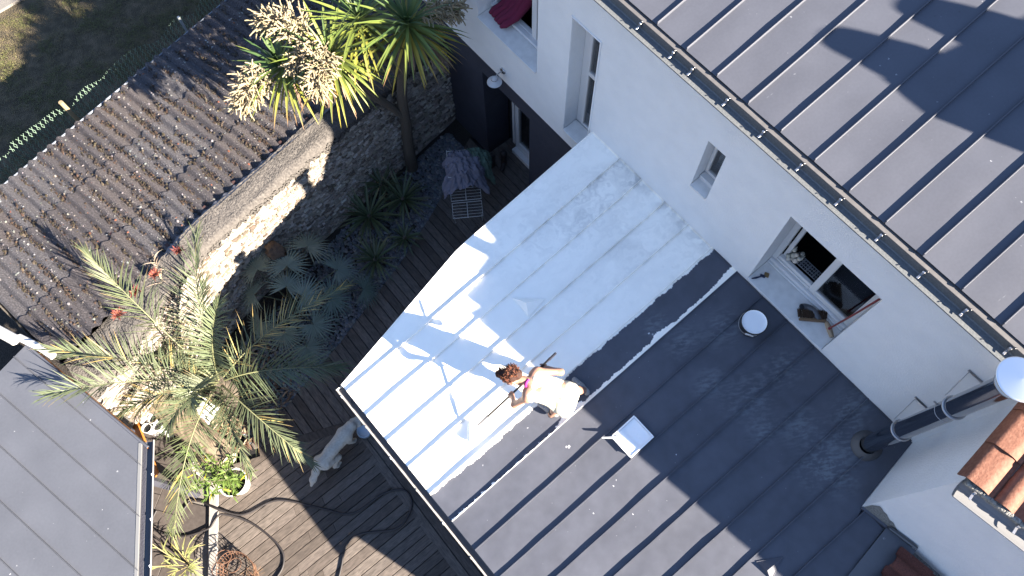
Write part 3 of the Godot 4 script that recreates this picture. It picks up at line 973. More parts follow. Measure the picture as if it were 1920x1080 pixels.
func make_extension() -> void:
	var h := thing("house_extension", "flat-pitched extension whose seamed grey roof is half painted white", "house extension", Vector3(-0.8, 0, 2.2))
	var rm := StandardMaterial3D.new()
	rm.albedo_texture = paint_map()
	rm.roughness = 0.55; rm.metallic_specular = 0.35
	M.roof = rm
	var wob := noise(85, 0.8, 2)
	var n := SEAMS.size()
	for k in n + 1:
		var g := MB.new()
		g.grid(5, 22, func(s, t):
			var z0 := 0.0
			var xa: float = SEAMS[k - 1] + 0.005 if k > 0 else -9.0
			var xb: float = SEAMS[k] - 0.005 if k < n else 9.0
			if k == n: z0 = 0.915
			if k == n - 1: z0 = 0.0
			var z := lerpf(z0, 1.0, t)
			var zz := z * eave_z((maxf(xa, -3.4) + minf(xb, 2.6)) / 2) if k < n else lerpf(0.915, 4.45, t)
			var l := maxf(xa, left_edge(zz))
			var r := minf(xb, right_edge(zz))
			if k == n - 1 and zz < 0.915: r = minf(xb, right_edge(zz))
			var x := lerpf(l, maxf(r, l + 0.002), s)
			if t > 0.999: zz = eave_z(x)
			var lift := 0.005 * wob.get_noise_2d(x * 2.2, zz) + 0.006 * wob.get_noise_2d(zz * 1.5, k * 5.3)
			lift *= smoothstep(0.0, 0.2, zz)
			return [Vector3(x, roof_y(zz) + lift, zz), Vector2.ZERO])
		part(h, "roof_panel", roof_uv(g), rm)
	var sw := noise(86, 1.2, 2)
	for k in n:
		var x: float = SEAMS[k]
		var za := 0.0
		if x > 1.58: za = 0.92
		var zb := eave_z(x) - 0.003
		var g := MB.new()
		g.grid(1, 20, func(s, t):
			var z := lerpf(za, zb, t)
			return [Vector3(x + (s - 0.5) * 0.011 + 0.003 * sw.get_noise_2d(z * 2.0, x * 9.0), roof_y(z) + 0.033, z), Vector2.ZERO])
		for s in [-1.0, 1.0]:
			g.grid(1, 20, func(e, t):
				var z := lerpf(za, zb, t)
				return [Vector3(x + s * 0.0055 + 0.003 * sw.get_noise_2d(z * 2.0, x * 9.0), roof_y(z) - 0.012 + 0.045 * e, z), Vector2.ZERO], Vector3.RIGHT * s)
		g.face([Vector3(x - 0.0055, roof_y(zb) - 0.01, zb), Vector3(x + 0.0055, roof_y(zb) - 0.01, zb), Vector3(x + 0.0055, roof_y(zb) + 0.033, zb), Vector3(x - 0.0055, roof_y(zb) + 0.033, zb)], Vector3.BACK)
		part(h, "standing_seam", roof_uv(g), rm)
	# rolled edge on the garden side and upstand along the house wall
	var g := MB.new()
	var pts := []
	for k in 24:
		var z := 4.62 * k / 23.0
		pts.append(Vector3(left_edge(z), roof_y(z) + 0.002, z))
	g.tube(pts, 0.011, 6)
	for k in 23:
		g.face([pts[k], pts[k + 1], pts[k + 1] + Vector3(0, -0.11, 0), pts[k] + Vector3(0, -0.11, 0)], Vector3.LEFT)
	part(h, "edge_trim", roof_uv(g), rm)
	g = MB.new()
	for k in n + 1:
		var xa: float = SEAMS[k - 1] if k > 0 else -3.82
		var xb: float = SEAMS[k] if k < n - 1 else 1.56
		if k >= n: continue
		g.grid(4, 1, func(s, t):
			var x := lerpf(xa, xb, s)
			return [Vector3(x, 3.452 + 0.040 * t + 0.006 * sin(s * PI) * t, 0.012 - 0.009 * t), Vector2.ZERO], Vector3.BACK)
	part(h, "upstand", roof_uv(g), rm)
	# roof deck below and walls
	g = MB.new()
	var low := [Vector3(-3.78, 3.43, 0.01), Vector3(1.55, 3.43, 0.01), Vector3(1.68, roof_y(0.9) - 0.03, 0.9), Vector3(2.0, roof_y(0.92) - 0.03, 0.92), Vector3(2.55, roof_y(4.4) - 0.03, 4.4), Vector3(-3.38, roof_y(4.55) - 0.03, 4.55), Vector3(-3.74, roof_y(2.35) - 0.03, 2.35)]
	g.face(low, Vector3.UP)
	var under := []
	for p in low: under.append(p + Vector3(0, -0.12, 0))
	g.face(under, Vector3.DOWN)
	for k in low.size():
		var l := (k + 1) % low.size()
		var m: Vector3 = (low[k] + low[l]) * 0.5 - Vector3(-0.8, 3, 2.2)
		g.face([low[k], low[l], under[l], under[k]], Vector3(m.x, 0, m.z))
	part(h, "roof_boarding", g, M.dark_wall)
	g = MB.new()
	for w in [[Vector2(-3.48, 0.01), Vector2(-3.48, 2.6)], [Vector2(-3.48, 2.6), Vector2(-3.18, 4.25)], [Vector2(-3.18, 4.25), Vector2(2.4, 4.25)]]:
		var a: Vector2 = w[0]
		var b: Vector2 = w[1]
		g.face([Vector3(a.x, -0.1, a.y), Vector3(b.x, -0.1, b.y), Vector3(b.x, roof_y(b.y) - 0.15, b.y), Vector3(a.x, roof_y(a.y) - 0.15, a.y)], Vector3(-1, 0, 0.6))
	part(h, "wall", g, M.dark_wall)
	# eave gutter: dark trough with a pale lip, brackets and an outlet hole
	g = MB.new()
	var prof := [Vector2(-0.03, 2.585), Vector2(-0.028, 2.54), Vector2(0.02, 2.525), Vector2(0.075, 2.53), Vector2(0.082, 2.565)]
	var gx0 := -3.42
	var gx1 := 2.6
	for k in prof.size() - 1:
		var p: Vector2 = prof[k]
		var q: Vector2 = prof[k + 1]
		var z0 := eave_z(gx0)
		var z1 := eave_z(gx1)
		g.face([Vector3(gx0, p.y, z0 + p.x), Vector3(gx1, p.y, z1 + p.x), Vector3(gx1, q.y, z1 + q.x), Vector3(gx0, q.y, z0 + q.x)], Vector3.UP + Vector3(0, 0, 0.2 - k * 0.2))
	var gut := part(h, "gutter", g, mat(Color(0.055, 0.058, 0.068), 0.6))
	g = MB.new()
	var lip := noise(88, 2.0, 3)
	for k in 60:
		var xa := lerpf(gx0, gx1, k / 60.0)
		var xb := lerpf(gx0, gx1, (k + 1) / 60.0)
		var wa := 0.017 + 0.004 * lip.get_noise_1d(xa * 3.0)
		var wb := 0.017 + 0.004 * lip.get_noise_1d(xb * 3.0)
		var hull := []
		for c in 8:
			var x := xb if c & 1 else xa
			hull.append(Vector3(x, 2.572 if c & 2 else 2.52, eave_z(x) + (0.098 if c & 4 else 0.098 - (wb if c & 1 else wa) * 1.3)))
		g.hull8(hull, 0.0)
	part(gut, "lip", g, M.gutter_white)
	for k in 9:
		var x := -3.30 + 0.52 * k
		g = MB.new()
		g.cbox(Vector3(x, 2.578, eave_z(x) + 0.092), Vector3(0.03, 0.014, 0.022), 0.004)
		part(gut, "bracket", g, M.paint if k % 2 == 0 else M.gutter_white)
	g = MB.new()
	for s in [gx0]:
		g.face([Vector3(s, 2.59, eave_z(s) - 0.03), Vector3(s, 2.58, eave_z(s) + 0.095), Vector3(s, 2.52, eave_z(s) + 0.09), Vector3(s, 2.52, eave_z(s) - 0.03)], Vector3.LEFT)
	part(gut, "end_cap", g, M.paint)
	g = MB.new()
	g.lathe([Vector2(0.028, 0.004), Vector2(0.024, 0.006), Vector2(0.02, -0.03), Vector2(0.0, -0.03)], 14, Vector3(-3.17, 2.532, eave_z(-3.17) + 0.02))
	part(gut, "outlet", g, M.black)
	# two folded zinc roof vents
	for d in [[Vector3(-2.80, 0, 2.26), Vector3(-2.50, 0, 1.96), Vector3(-2.46, 0, 2.26), Vector3(-2.60, 0, 2.13)], [Vector3(1.40, 0, 2.18), Vector3(1.55, 0, 1.93), Vector3(1.64, 0, 2.20), Vector3(1.53, 0, 2.12)]]:
		g = MB.new()
		var q := []
		for p in d: q.append(Vector3(p.x, roof_y(p.z) + 0.006, p.z))
		var apex: Vector3 = q[3] + Vector3(0, 0.062, 0.055)
		g.face([q[0], q[1], apex], Vector3(-0.3, 1, -0.3)); g.face([q[1], q[2], apex], Vector3(0.4, 1, 0))
		g.face([q[0], q[2], apex], Vector3(0, 0.4, 1))
		for k in 3: g.tube([q[k], q[(k + 1) % 3]], 0.006, 5)
		part(h, "roof_vent", roof_uv(g), rm)
	# stainless flue through the roof
	var fb := Vector3(1.285, roof_y(0.39), 0.39)
	var t := thing("flue", "tall polished steel flue pipe with flat round cap beside the house corner", "flue", fb)
	g = MB.new()
	g.tube([fb + Vector3(0, -0.02, 0), fb + Vector3(0, 0.9, 0), fb + Vector3(0, 1.8, 0), fb + Vector3(0, 2.72, 0)], 0.097, 36, false)
	part(t, "pipe", g, M.steel)
	g = MB.new()
	g.lathe([Vector2(0.175, -0.03), Vector2(0.172, 0.012), Vector2(0.14, 0.022), Vector2(0.13, 0.05), Vector2(0.105, 0.062), Vector2(0.098, 0.08)], 32, fb, Basis(Vector3.RIGHT, 0.17))
	part(t, "flashing_collar", g, mat(Color(0.09, 0.09, 0.095), 0.5, 0.4))
	for y in [0.86, 1.88]:
		g = MB.new()
		var ring := []
		for k in 25: ring.append(fb + Vector3(cos(TAU * k / 24), 0, sin(TAU * k / 24)) * 0.104 + Vector3(0, y, 0))
		g.tube(ring, 0.011, 7, false)
		part(t, "clamp_ring", g, M.steel_dull)
		g = MB.new()
		for s in [-0.105, 0.105]: g.cbox(fb + Vector3(s - 0.02, y, -0.21), Vector3(0.005, 0.036, 0.35), 0.001)
		g.cbox(fb + Vector3(-0.02, y, -0.384), Vector3(0.24, 0.036, 0.005), 0.001)
		part(t, "wall_bracket", g, M.steel_dull)
	g = MB.new()
	g.cbox(fb + Vector3(-0.115, 1.72, 0.0), Vector3(0.03, 0.02, 0.012), 0.001)
	var seam := []
	for k in 25: seam.append(fb + Vector3(cos(TAU * k / 24), 0, sin(TAU * k / 24)) * 0.0975 + Vector3(0, 1.72, 0))
	g.tube(seam, 0.003, 5, false)
	part(t, "joint_clip", g, M.steel_dull)
	g = MB.new()
	g.lathe([Vector2(0.0, 0.02), Vector2(0.175, 0.005), Vector2(0.188, -0.004), Vector2(0.186, -0.014), Vector2(0.10, -0.012), Vector2(0.0, -0.012)], 40, fb + Vector3(0, 2.86, 0))
	part(t, "cap", g, mat(Color(0.72, 0.74, 0.77), 0.28, 1.0))
	g = MB.new()
	g.lathe([Vector2(0.097, 0.0), Vector2(0.125, 0.01), Vector2(0.128, 0.03), Vector2(0.10, 0.04), Vector2(0.10, 0.09), Vector2(0.135, 0.10), Vector2(0.135, 0.115)], 32, fb + Vector3(0, 2.70, 0))
	part(t, "cowl", g, M.steel)

# ---------------------------------------------------------------- neighbour's house, its tiled roof and lean-to
const NU := Vector3(0.990, 0, -0.139)     # along its eave
const NV := Vector3(0.139, 0, 0.990)      # out of its front wall

func tile_shape(len_: float) -> MB:
	# roman tile: a roll, a pan and a side lip; x across, z down the slope, thickness real
	var g := MB.new()
	var prof := []
	for k in 9: prof.append(Vector2(0.012 + 0.075 - 0.075 * cos(PI * k / 8.0), 0.058 * sin(PI * k / 8.0) + 0.012))
	prof.append(Vector2(0.20, 0.006)); prof.append(Vector2(0.262, 0.004)); prof.append(Vector2(0.275, 0.022))
	var m := prof.size() - 1
	for s in 2:
		var dy := -0.013 * s
		g.grid(m, 2, func(a, b):
			var p: Vector2 = prof[int(round(a * m))]
			return [Vector3(p.x * (1.0 + 0.05 * (b - 0.5)) - 0.0, p.y + dy + 0.03 * b, b * len_), Vector2(p.x, b)], Vector3.UP if s == 0 else Vector3.DOWN)
	for k in m:
		var p: Vector2 = prof[k]
		var q: Vector2 = prof[k + 1]
		var f := 1.025
		g.face([Vector3(p.x * f, p.y + 0.03, len_), Vector3(q.x * f, q.y + 0.03, len_), Vector3(q.x * f, q.y + 0.017, len_), Vector3(p.x * f, p.y + 0.017, len_)], Vector3.BACK)
	return g

func verge_shape(len_: float) -> MB:
	# verge tile: turned-down side on the left, flat shoulder, then the roll
	var g := MB.new()
	var prof := [Vector2(-0.012, -0.10), Vector2(0.0, 0.048), Vector2(0.012, 0.064), Vector2(0.05, 0.068), Vector2(0.085, 0.062), Vector2(0.13, 0.072), Vector2(0.18, 0.062), Vector2(0.215, 0.035), Vector2(0.235, 0.012), Vector2(0.27, 0.008)]
	var m := prof.size() - 1
	for s in 2:
		var d := Vector2(0.012, -0.013) * s
		g.grid(m, 2, func(a, b):
			var p: Vector2 = prof[int(round(a * m))] + d
			return [Vector3(p.x - 0.012 * b, p.y + 0.034 * b, b * len_), Vector2(p.x, b)], Vector3(-0.2, 1, 0) if s == 0 else Vector3(0.2, -1, 0))
	for k in m:
		var p: Vector2 = prof[k]
		var q: Vector2 = prof[k + 1]
		g.face([Vector3(p.x - 0.012, p.y + 0.034, len_), Vector3(q.x - 0.012, q.y + 0.034, len_), Vector3(q.x, q.y + 0.021, len_), Vector3(p.x, p.y + 0.021, len_)], Vector3.BACK)
	return g

func make_neighbour() -> void:
	var K := Vector3(1.71, 0, 0.91)
	var h := thing("neighbour_house", "white rendered neighbouring house with orange roman tiles and zinc gutter", "house", K + NU * 2.5 - NV * 2.5)
	var P := func(a: float, b: float, y: float) -> Vector3: return K + NU * a + NV * b + Vector3(0, y, 0)
	var g := MB.new()
	g.face([P.call(0, 0, -0.1), P.call(0, 0, 5.50), P.call(0, -6.0, 7.25), P.call(0, -6.0, -0.1)], -NU)
	g.face([P.call(0, 0, -0.1), P.call(6, 0, -0.1), P.call(6, 0, 5.50), P.call(0, 0, 5.50)], NV)
	g.face([P.call(6, 0, -0.1), P.call(6, -6.0, -0.1), P.call(6, -6.0, 7.25), P.call(6, 0, 5.50)], NU)
	g.face([P.call(0, -6.0, -0.1), P.call(6, -6.0, -0.1), P.call(6, -6.0, 7.25), P.call(0, -6.0, 7.25)], -NV)
	part(h, "wall", g, M.white_wall)
	# bare cement where the render stops above the flashing
	g = MB.new()
	var ragged := noise(90, 6.0, 3)
	var lo := []
	var hi := []
	for k in 17:
		var a := 0.01 + 0.62 * k / 16.0
		var base := 3.30 + 0.03 * a
		var top: float = base + lerpf(0.36, 0.03, smoothstep(0.0, 0.62, a)) + 0.05 * ragged.get_noise_1d(a * 3.0)
		if k == 0: top = base + 0.24
		lo.append(P.call(a, 0.006, base - 0.05)); hi.append(P.call(a, 0.006, top))
	for k in 16: g.face([lo[k], lo[k + 1], hi[k + 1], hi[k]], NV)
	part(h, "bare_render", g, M.render_patch)
	# roof slab
	var sl := 0.30
	g = MB.new()
	g.face([P.call(-0.02, 0.05, 5.50), P.call(6.1, 0.05, 5.50), P.call(6.1, -6.0, 7.30), P.call(-0.02, -6.0, 7.30)], Vector3.UP)
	g.face([P.call(-0.02, 0.05, 5.44), P.call(6.1, 0.05, 5.44), P.call(6.1, -6.0, 7.22), P.call(-0.02, -6.0, 7.22)], Vector3.DOWN)
	g.face([P.call(-0.02, 0.05, 5.44), P.call(6.1, 0.05, 5.44), P.call(6.1, 0.05, 5.50), P.call(-0.02, 0.05, 5.50)], NV)
	g.face([P.call(-0.02, 0.05, 5.44), P.call(-0.02, -6.0, 7.22), P.call(-0.02, -6.0, 7.30), P.call(-0.02, 0.05, 5.50)], -NU)
	part(h, "roof_slab", g, M.render_patch)
	var up := (NV * -1.0 + Vector3.UP * sl).normalized()
	var nrm := NU.cross(up).normalized()
	if nrm.y < 0: nrm = -nrm
	var bas := Basis(NU, nrm, -up)
	var roll := tile_shape(0.42).mesh()
	var verge := verge_shape(0.42).mesh()
	for r in 15:
		for c in 9:
			var o := MeshInstance3D.new()
			o.name = numbered(h.get_instance_id(), "verge_tile" if c == 0 else "roof_tile")
			o.mesh = verge if c == 0 else roll
			o.material_override = M.terracotta
			h.add_child(o)
			var at: Vector3 = P.call(-0.06 + (0.0 if c == 0 else 0.262 + 0.262 * (c - 1)), 0.022, 5.475) + up * (0.365 * (r + 1) + 0.055)
			o.transform = Transform3D(bas * Basis(Vector3.UP, rng.randf_range(-0.006, 0.006)), at + nrm * (0.02 + rng.randf_range(0, 0.003)) - h.position)
	# gutter hung on the front wall
	g = MB.new()
	var prof := []
	for k in 9: prof.append(Vector2(0.122 + 0.092 * cos(PI + PI * k / 8.0), 5.475 - 0.062 * sin(PI * k / 8.0)))
	prof.append(Vector2(0.220, 5.480))
	for k in prof.size() - 1:
		var p: Vector2 = prof[k]
		var q: Vector2 = prof[k + 1]
		g.face([P.call(-0.03, p.x, p.y), P.call(6.1, p.x, p.y), P.call(6.1, q.x, q.y), P.call(-0.03, q.x, q.y)], Vector3(0, 1, 0))
	g.tube([P.call(-0.03, 0.217, 5.482), P.call(6.1, 0.217, 5.482)], 0.008, 6)
	g.tube([P.call(-0.03, 0.035, 5.49), P.call(6.1, 0.035, 5.49)], 0.006, 6)
	var ring := []
	for p in prof: ring.append(P.call(-0.03, p.x, p.y))
	g.face(ring, -NU)
	var gut := part(h, "gutter", g, mat(Color(0.15, 0.155, 0.165), 0.45))
	for k in 6:
		g = MB.new()
		var a := 0.085 + 0.40 * k
		g.cbox(P.call(a, 0.075, 5.492), Vector3(0.026, 0.03, 0.024), 0.003, Basis(NU, Vector3.UP, NV))
		g.cbox(P.call(a, 0.115, 5.478), Vector3(0.022, 0.006, 0.07), 0.001, Basis(NU, Vector3.UP, NV))
		part(gut, "bracket", g, M.steel_dull)
	# mortar bedding under the eave tiles
	g = MB.new()
	var mn := noise(91, 5.0, 3)
	for k in 40:
		var a := 0.02 + 0.07 * k
		g.cbox(P.call(a, 0.045, 5.508 + 0.008 * mn.get_noise_1d(a)), Vector3(0.08, 0.05, 0.05 + 0.02 * mn.get_noise_1d(a + 9.0)), 0.012, Basis(NU, Vector3.UP, NV) * Basis(Vector3.UP, 0.1 * mn.get_noise_1d(a * 2.0)))
	part(h, "mortar_bedding", g, M.render_patch)
	# chimney with two tapered pots, out of frame; its shade lies on the house roof
	var cb := Vector3(3.0, 6.0, -3.15)
	var ch := thing("chimney", "rendered chimney stack with two tapered pots on the tiled roof", "chimney", cb)
	g = MB.new()
	g.cbox(Vector3(3.0, 7.2, -3.2), Vector3(0.55, 2.2, 1.38), 0.01)
	part(ch, "stack", g, M.white_wall)
	for z in [-2.86, -3.50]:
		g = MB.new()
		g.lathe([Vector2(0.24, 0.0), Vector2(0.22, 0.18), Vector2(0.15, 0.42), Vector2(0.13, 0.46), Vector2(0.10, 0.46), Vector2(0.10, 0.2)], 24, Vector3(3.0, 8.30, z))
		part(ch, "chimney_pot", g, M.terracotta)
	# flashing and old tiles of the lean-to beside the extension
	var l := thing("tiled_lean_to", "low lean-to roof of weathered red tiles against the white wall", "roof", K + NU * 1.4 + NV * 1.0)
	g = MB.new()
	var q := [P.call(0.31, 0.02, 3.335), P.call(0.62, 0.02, 3.36), P.call(0.60, 1.8, 3.04), P.call(0.42, 1.8, 3.02)]
	g.face(q, Vector3.UP)
	g.grid(10, 6, func(a, b): return [P.call(lerpf(0.31, 0.66, a), lerpf(0.03, 3.0, b), 3.345 + 0.05 * a - 0.19 * lerpf(0.03, 3.0, b) + 0.012 * sin(a * 6.0)), Vector2(a, b)])
	part(l, "flashing", g, M.zinc_pale)
	g = MB.new()
	for e in [[0.31, 0.63, 0.008]]:
		g.tube([P.call(e[0], 0.045, 3.44), P.call(e[1], 0.045, 3.475)], 0.014, 7)
		g.cbox(P.call(0.47, 0.025, 3.42), Vector3(0.33, 0.09, 0.012), 0.003, Basis(NU, Vector3.UP, NV) * Basis(Vector3.BACK, 0.1))
	part(l, "wall_flashing", g, mat(Color(0.11, 0.115, 0.125), 0.4, 0.5))
	g = MB.new()
	g.hull8([P.call(0.0, 0.004, 3.22), P.call(0.31, 0.004, 3.25), P.call(0.0, 0.004, 3.34), P.call(0.31, 0.004, 3.36), P.call(0.0, 0.03, 3.22), P.call(0.31, 0.03, 3.25), P.call(0.0, 0.03, 3.33), P.call(0.31, 0.03, 3.35)], 0.003)
	part(l, "upstand", g, M.zinc)
	var tl := tile_shape(0.40).mesh()
	var down := (NU + Vector3.UP * -0.16).normalized()
	var n2 := down.cross(NV).normalized()
	if n2.y < 0: n2 = -n2
	for r in 5:
		for c in 10:
			var o := MeshInstance3D.new()
			o.name = numbered(l.get_instance_id(), "roof_tile")
			o.mesh = tl
			o.material_override = M.old_tile
			l.add_child(o)
			var at: Vector3 = P.call(0.52 + 0.33 * r, 0.10 + 0.255 * c, 3.375 - 0.05 * r - 0.045 * c)
			o.transform = Transform3D(Basis(-NV, n2, down).orthonormalized(), at + NV * 0.27 - l.position)
	g = MB.new()
	g.hull8([P.call(0.3, 0.0, 2.6), P.call(3, 0.0, 2.4), P.call(0.3, 0.0, 3.27), P.call(3, 0.0, 2.93), P.call(0.3, 3, 2.6), P.call(3, 3, 2.4), P.call(0.3, 3, 2.72), P.call(3, 3, 2.4)], 0.0)
	part(l, "roof_slab", g, M.render_patch)

# ---------------------------------------------------------------- canopy at the lower left
func make_annex() -> void:
	var h := thing("zinc_canopy", "low outbuilding with pale grey seamed metal roof and side gutter", "outbuilding", Vector3(-5.2, 0, 9.2))
	var R0 := Vector3(-6.68, 0, 7.60)            # top corner
	var R1 := Vector3(-4.40, 0, 7.005)           # rake meets gutter
	var gd := Vector3(1.33, 0, 0.785).normalized()   # along the gutter
	var sd := (R0 - R1).normalized()             # up the seams, away from the gutter
	var yy := 2.45
	var P := func(a: float, b: float, y := 0.0) -> Vector3: return R1 + gd * a + sd * b + Vector3(0, yy + y, 0)
	var wob := noise(95, 0.8, 2)
	var step := 0.632
	for k in 9:
		var a0 := 0.012 + (0.0 if k == 0 else 0.292 + step * (k - 1))
		var a1 := 0.292 + step * k
		var g := MB.new()
		g.grid(3, 10, func(s, t):
			var a := lerpf(a0 + 0.004, a1 - 0.004, s)
			var b := lerpf(0.10, 2.36 + 0.70 * a, t)
			return [P.call(a, b, 0.004 * wob.get_noise_2d(a * 2.0, b)), Vector2(a, b)])
		part(h, "roof_panel", g, M.zinc_pale)
		g = MB.new()
		var q := []
		for c in 8: q.append(P.call(a1 + (0.006 if c & 1 else -0.006), 0.10 if c & 4 else 2.36 + 0.70 * a1, 0.02 if c & 2 else -0.01))
		g.hull8(q, 0.003)
		part(h, "standing_seam", g, M.zinc_pale)
	var g := MB.new()
	g.tube([P.call(0.0, 0.0, 0.0), P.call(0.0, 2.36, 0.0)], 0.016, 6)
	var q := []
	for c in 8: q.append(P.call(-0.004 if c & 1 else -0.022, 0.0 if c & 4 else 2.36, 0.005 if c & 2 else -0.05))
	g.hull8(q, 0.003)
	part(h, "rake_trim", g, M.zinc)
	g = MB.new()
	q = []
	for c in 8: q.append(P.call(0.03 if c & 1 else 0.0, 0.03 if c & 4 else 2.3, -0.055 if c & 2 else -0.24))
	g.hull8(q, 0.003)
	part(h, "timber_fascia", g, mat(Color(0.30, 0.105, 0.022), 0.6))
	g = MB.new()
	g.face([P.call(0.03, 0.05, -0.06), P.call(6, 0.05, -0.06), P.call(6, 6.5, -0.06), P.call(0.03, 2.35, -0.06)], Vector3.DOWN)
	g.face([P.call(0.03, 0.1, -0.03), P.call(6, 0.1, -0.03), P.call(6, 6.5, -0.03), P.call(0.03, 2.35, -0.03)], Vector3.UP)
	part(h, "roof_boarding", g, M.dark_wall)
	# gutter along the near edge
	g = MB.new()
	var out := Vector3(gd.z, 0, -gd.x)
	if out.dot(R1 - R0) < 0: out = -out
	var prof := [Vector2(-0.03, 0.0), Vector2(-0.02, -0.06), Vector2(0.07, -0.085), Vector2(0.125, -0.07), Vector2(0.135, -0.02)]
	for k in prof.size() - 1:
		var p: Vector2 = prof[k]
		var r: Vector2 = prof[k + 1]
		g.face([P.call(-0.02, 0.09, p.y) + out * p.x, P.call(6, 0.09, p.y) + out * p.x, P.call(6, 0.09, r.y) + out * r.x, P.call(-0.02, 0.09, r.y) + out * r.x], Vector3.UP)
	var gut := part(h, "gutter", g, mat(Color(0.055, 0.060, 0.072), 0.55))
	g = MB.new()
	g.tube([P.call(-0.02, 0.09, -0.012) + out * 0.137, P.call(6, 0.09, -0.012) + out * 0.137], 0.009, 6)
	part(gut, "lip", g, M.gutter_white)
	g = MB.new()
	q = []
	for c in 8: q.append(P.call(0.0 if c & 1 else 6.0, 0.10, 0.006 if c & 2 else -0.02) + out * (0.0 if c & 4 else -0.045))
	g.hull8(q, 0.003)
	part(gut, "edge_strip", g, mat(Color(0.13, 0.135, 0.14), 0.5))
	for k in 8:
		g = MB.new()
		g.cbox(P.call(0.42 + 0.55 * k, 0.09, -0.004) + out * 0.135, Vector3(0.03, 0.014, 0.026), 0.003)
		part(gut, "bracket", g, M.paint)
	# set-back walls
	g = MB.new()
	for w in [[P.call(0.35, 1.7), P.call(6, 1.7)], [P.call(0.35, 1.7), P.call(0.35, 2.4)]]:
		g.face([Vector3(w[0].x, -0.1, w[0].z), Vector3(w[1].x, -0.1, w[1].z), Vector3(w[1].x, 2.38, w[1].z), Vector3(w[0].x, 2.38, w[0].z)], Vector3(0.7, 0, -0.6))
	part(h, "wall", g, M.dark_wall)
	for a in [0.6, 3.2]:
		g = MB.new()
		var f: Vector3 = P.call(a, 0.5)
		g.cbox(Vector3(f.x, 1.15, f.z), Vector3(0.09, 2.48, 0.09), 0.006)
		part(h, "post", g, M.dark_wall)
	# white rain pipe by its top corner
	var t := thing("rain_pipe", "white plastic rain pipe lying along the grey roof's top corner", "pipe", Vector3(-6.8, 2.4, 7.7))
	g = MB.new()
	g.tube([Vector3(-7.45, 2.50, 7.93), Vector3(-7.1, 2.50, 7.80), Vector3(-6.80, 2.50, 7.665)], 0.075, 18)
	part(t, "pipe", g, M.pvc)
	g = MB.new()
	g.tube([Vector3(-6.83, 2.47, 7.62), Vector3(-6.5, 2.46, 7.46), Vector3(-6.30, 2.44, 7.39)], 0.05, 12)
	part(t, "elbow", g, M.pvc)

# ---------------------------------------------------------------- old shed with corrugated roof
func wall_x(z: float) -> float: return lerpf(-7.29, -6.52, z / 5.0) if z < 5.0 else lerpf(-6.52, -5.72, (z - 5.0) / 2.4)

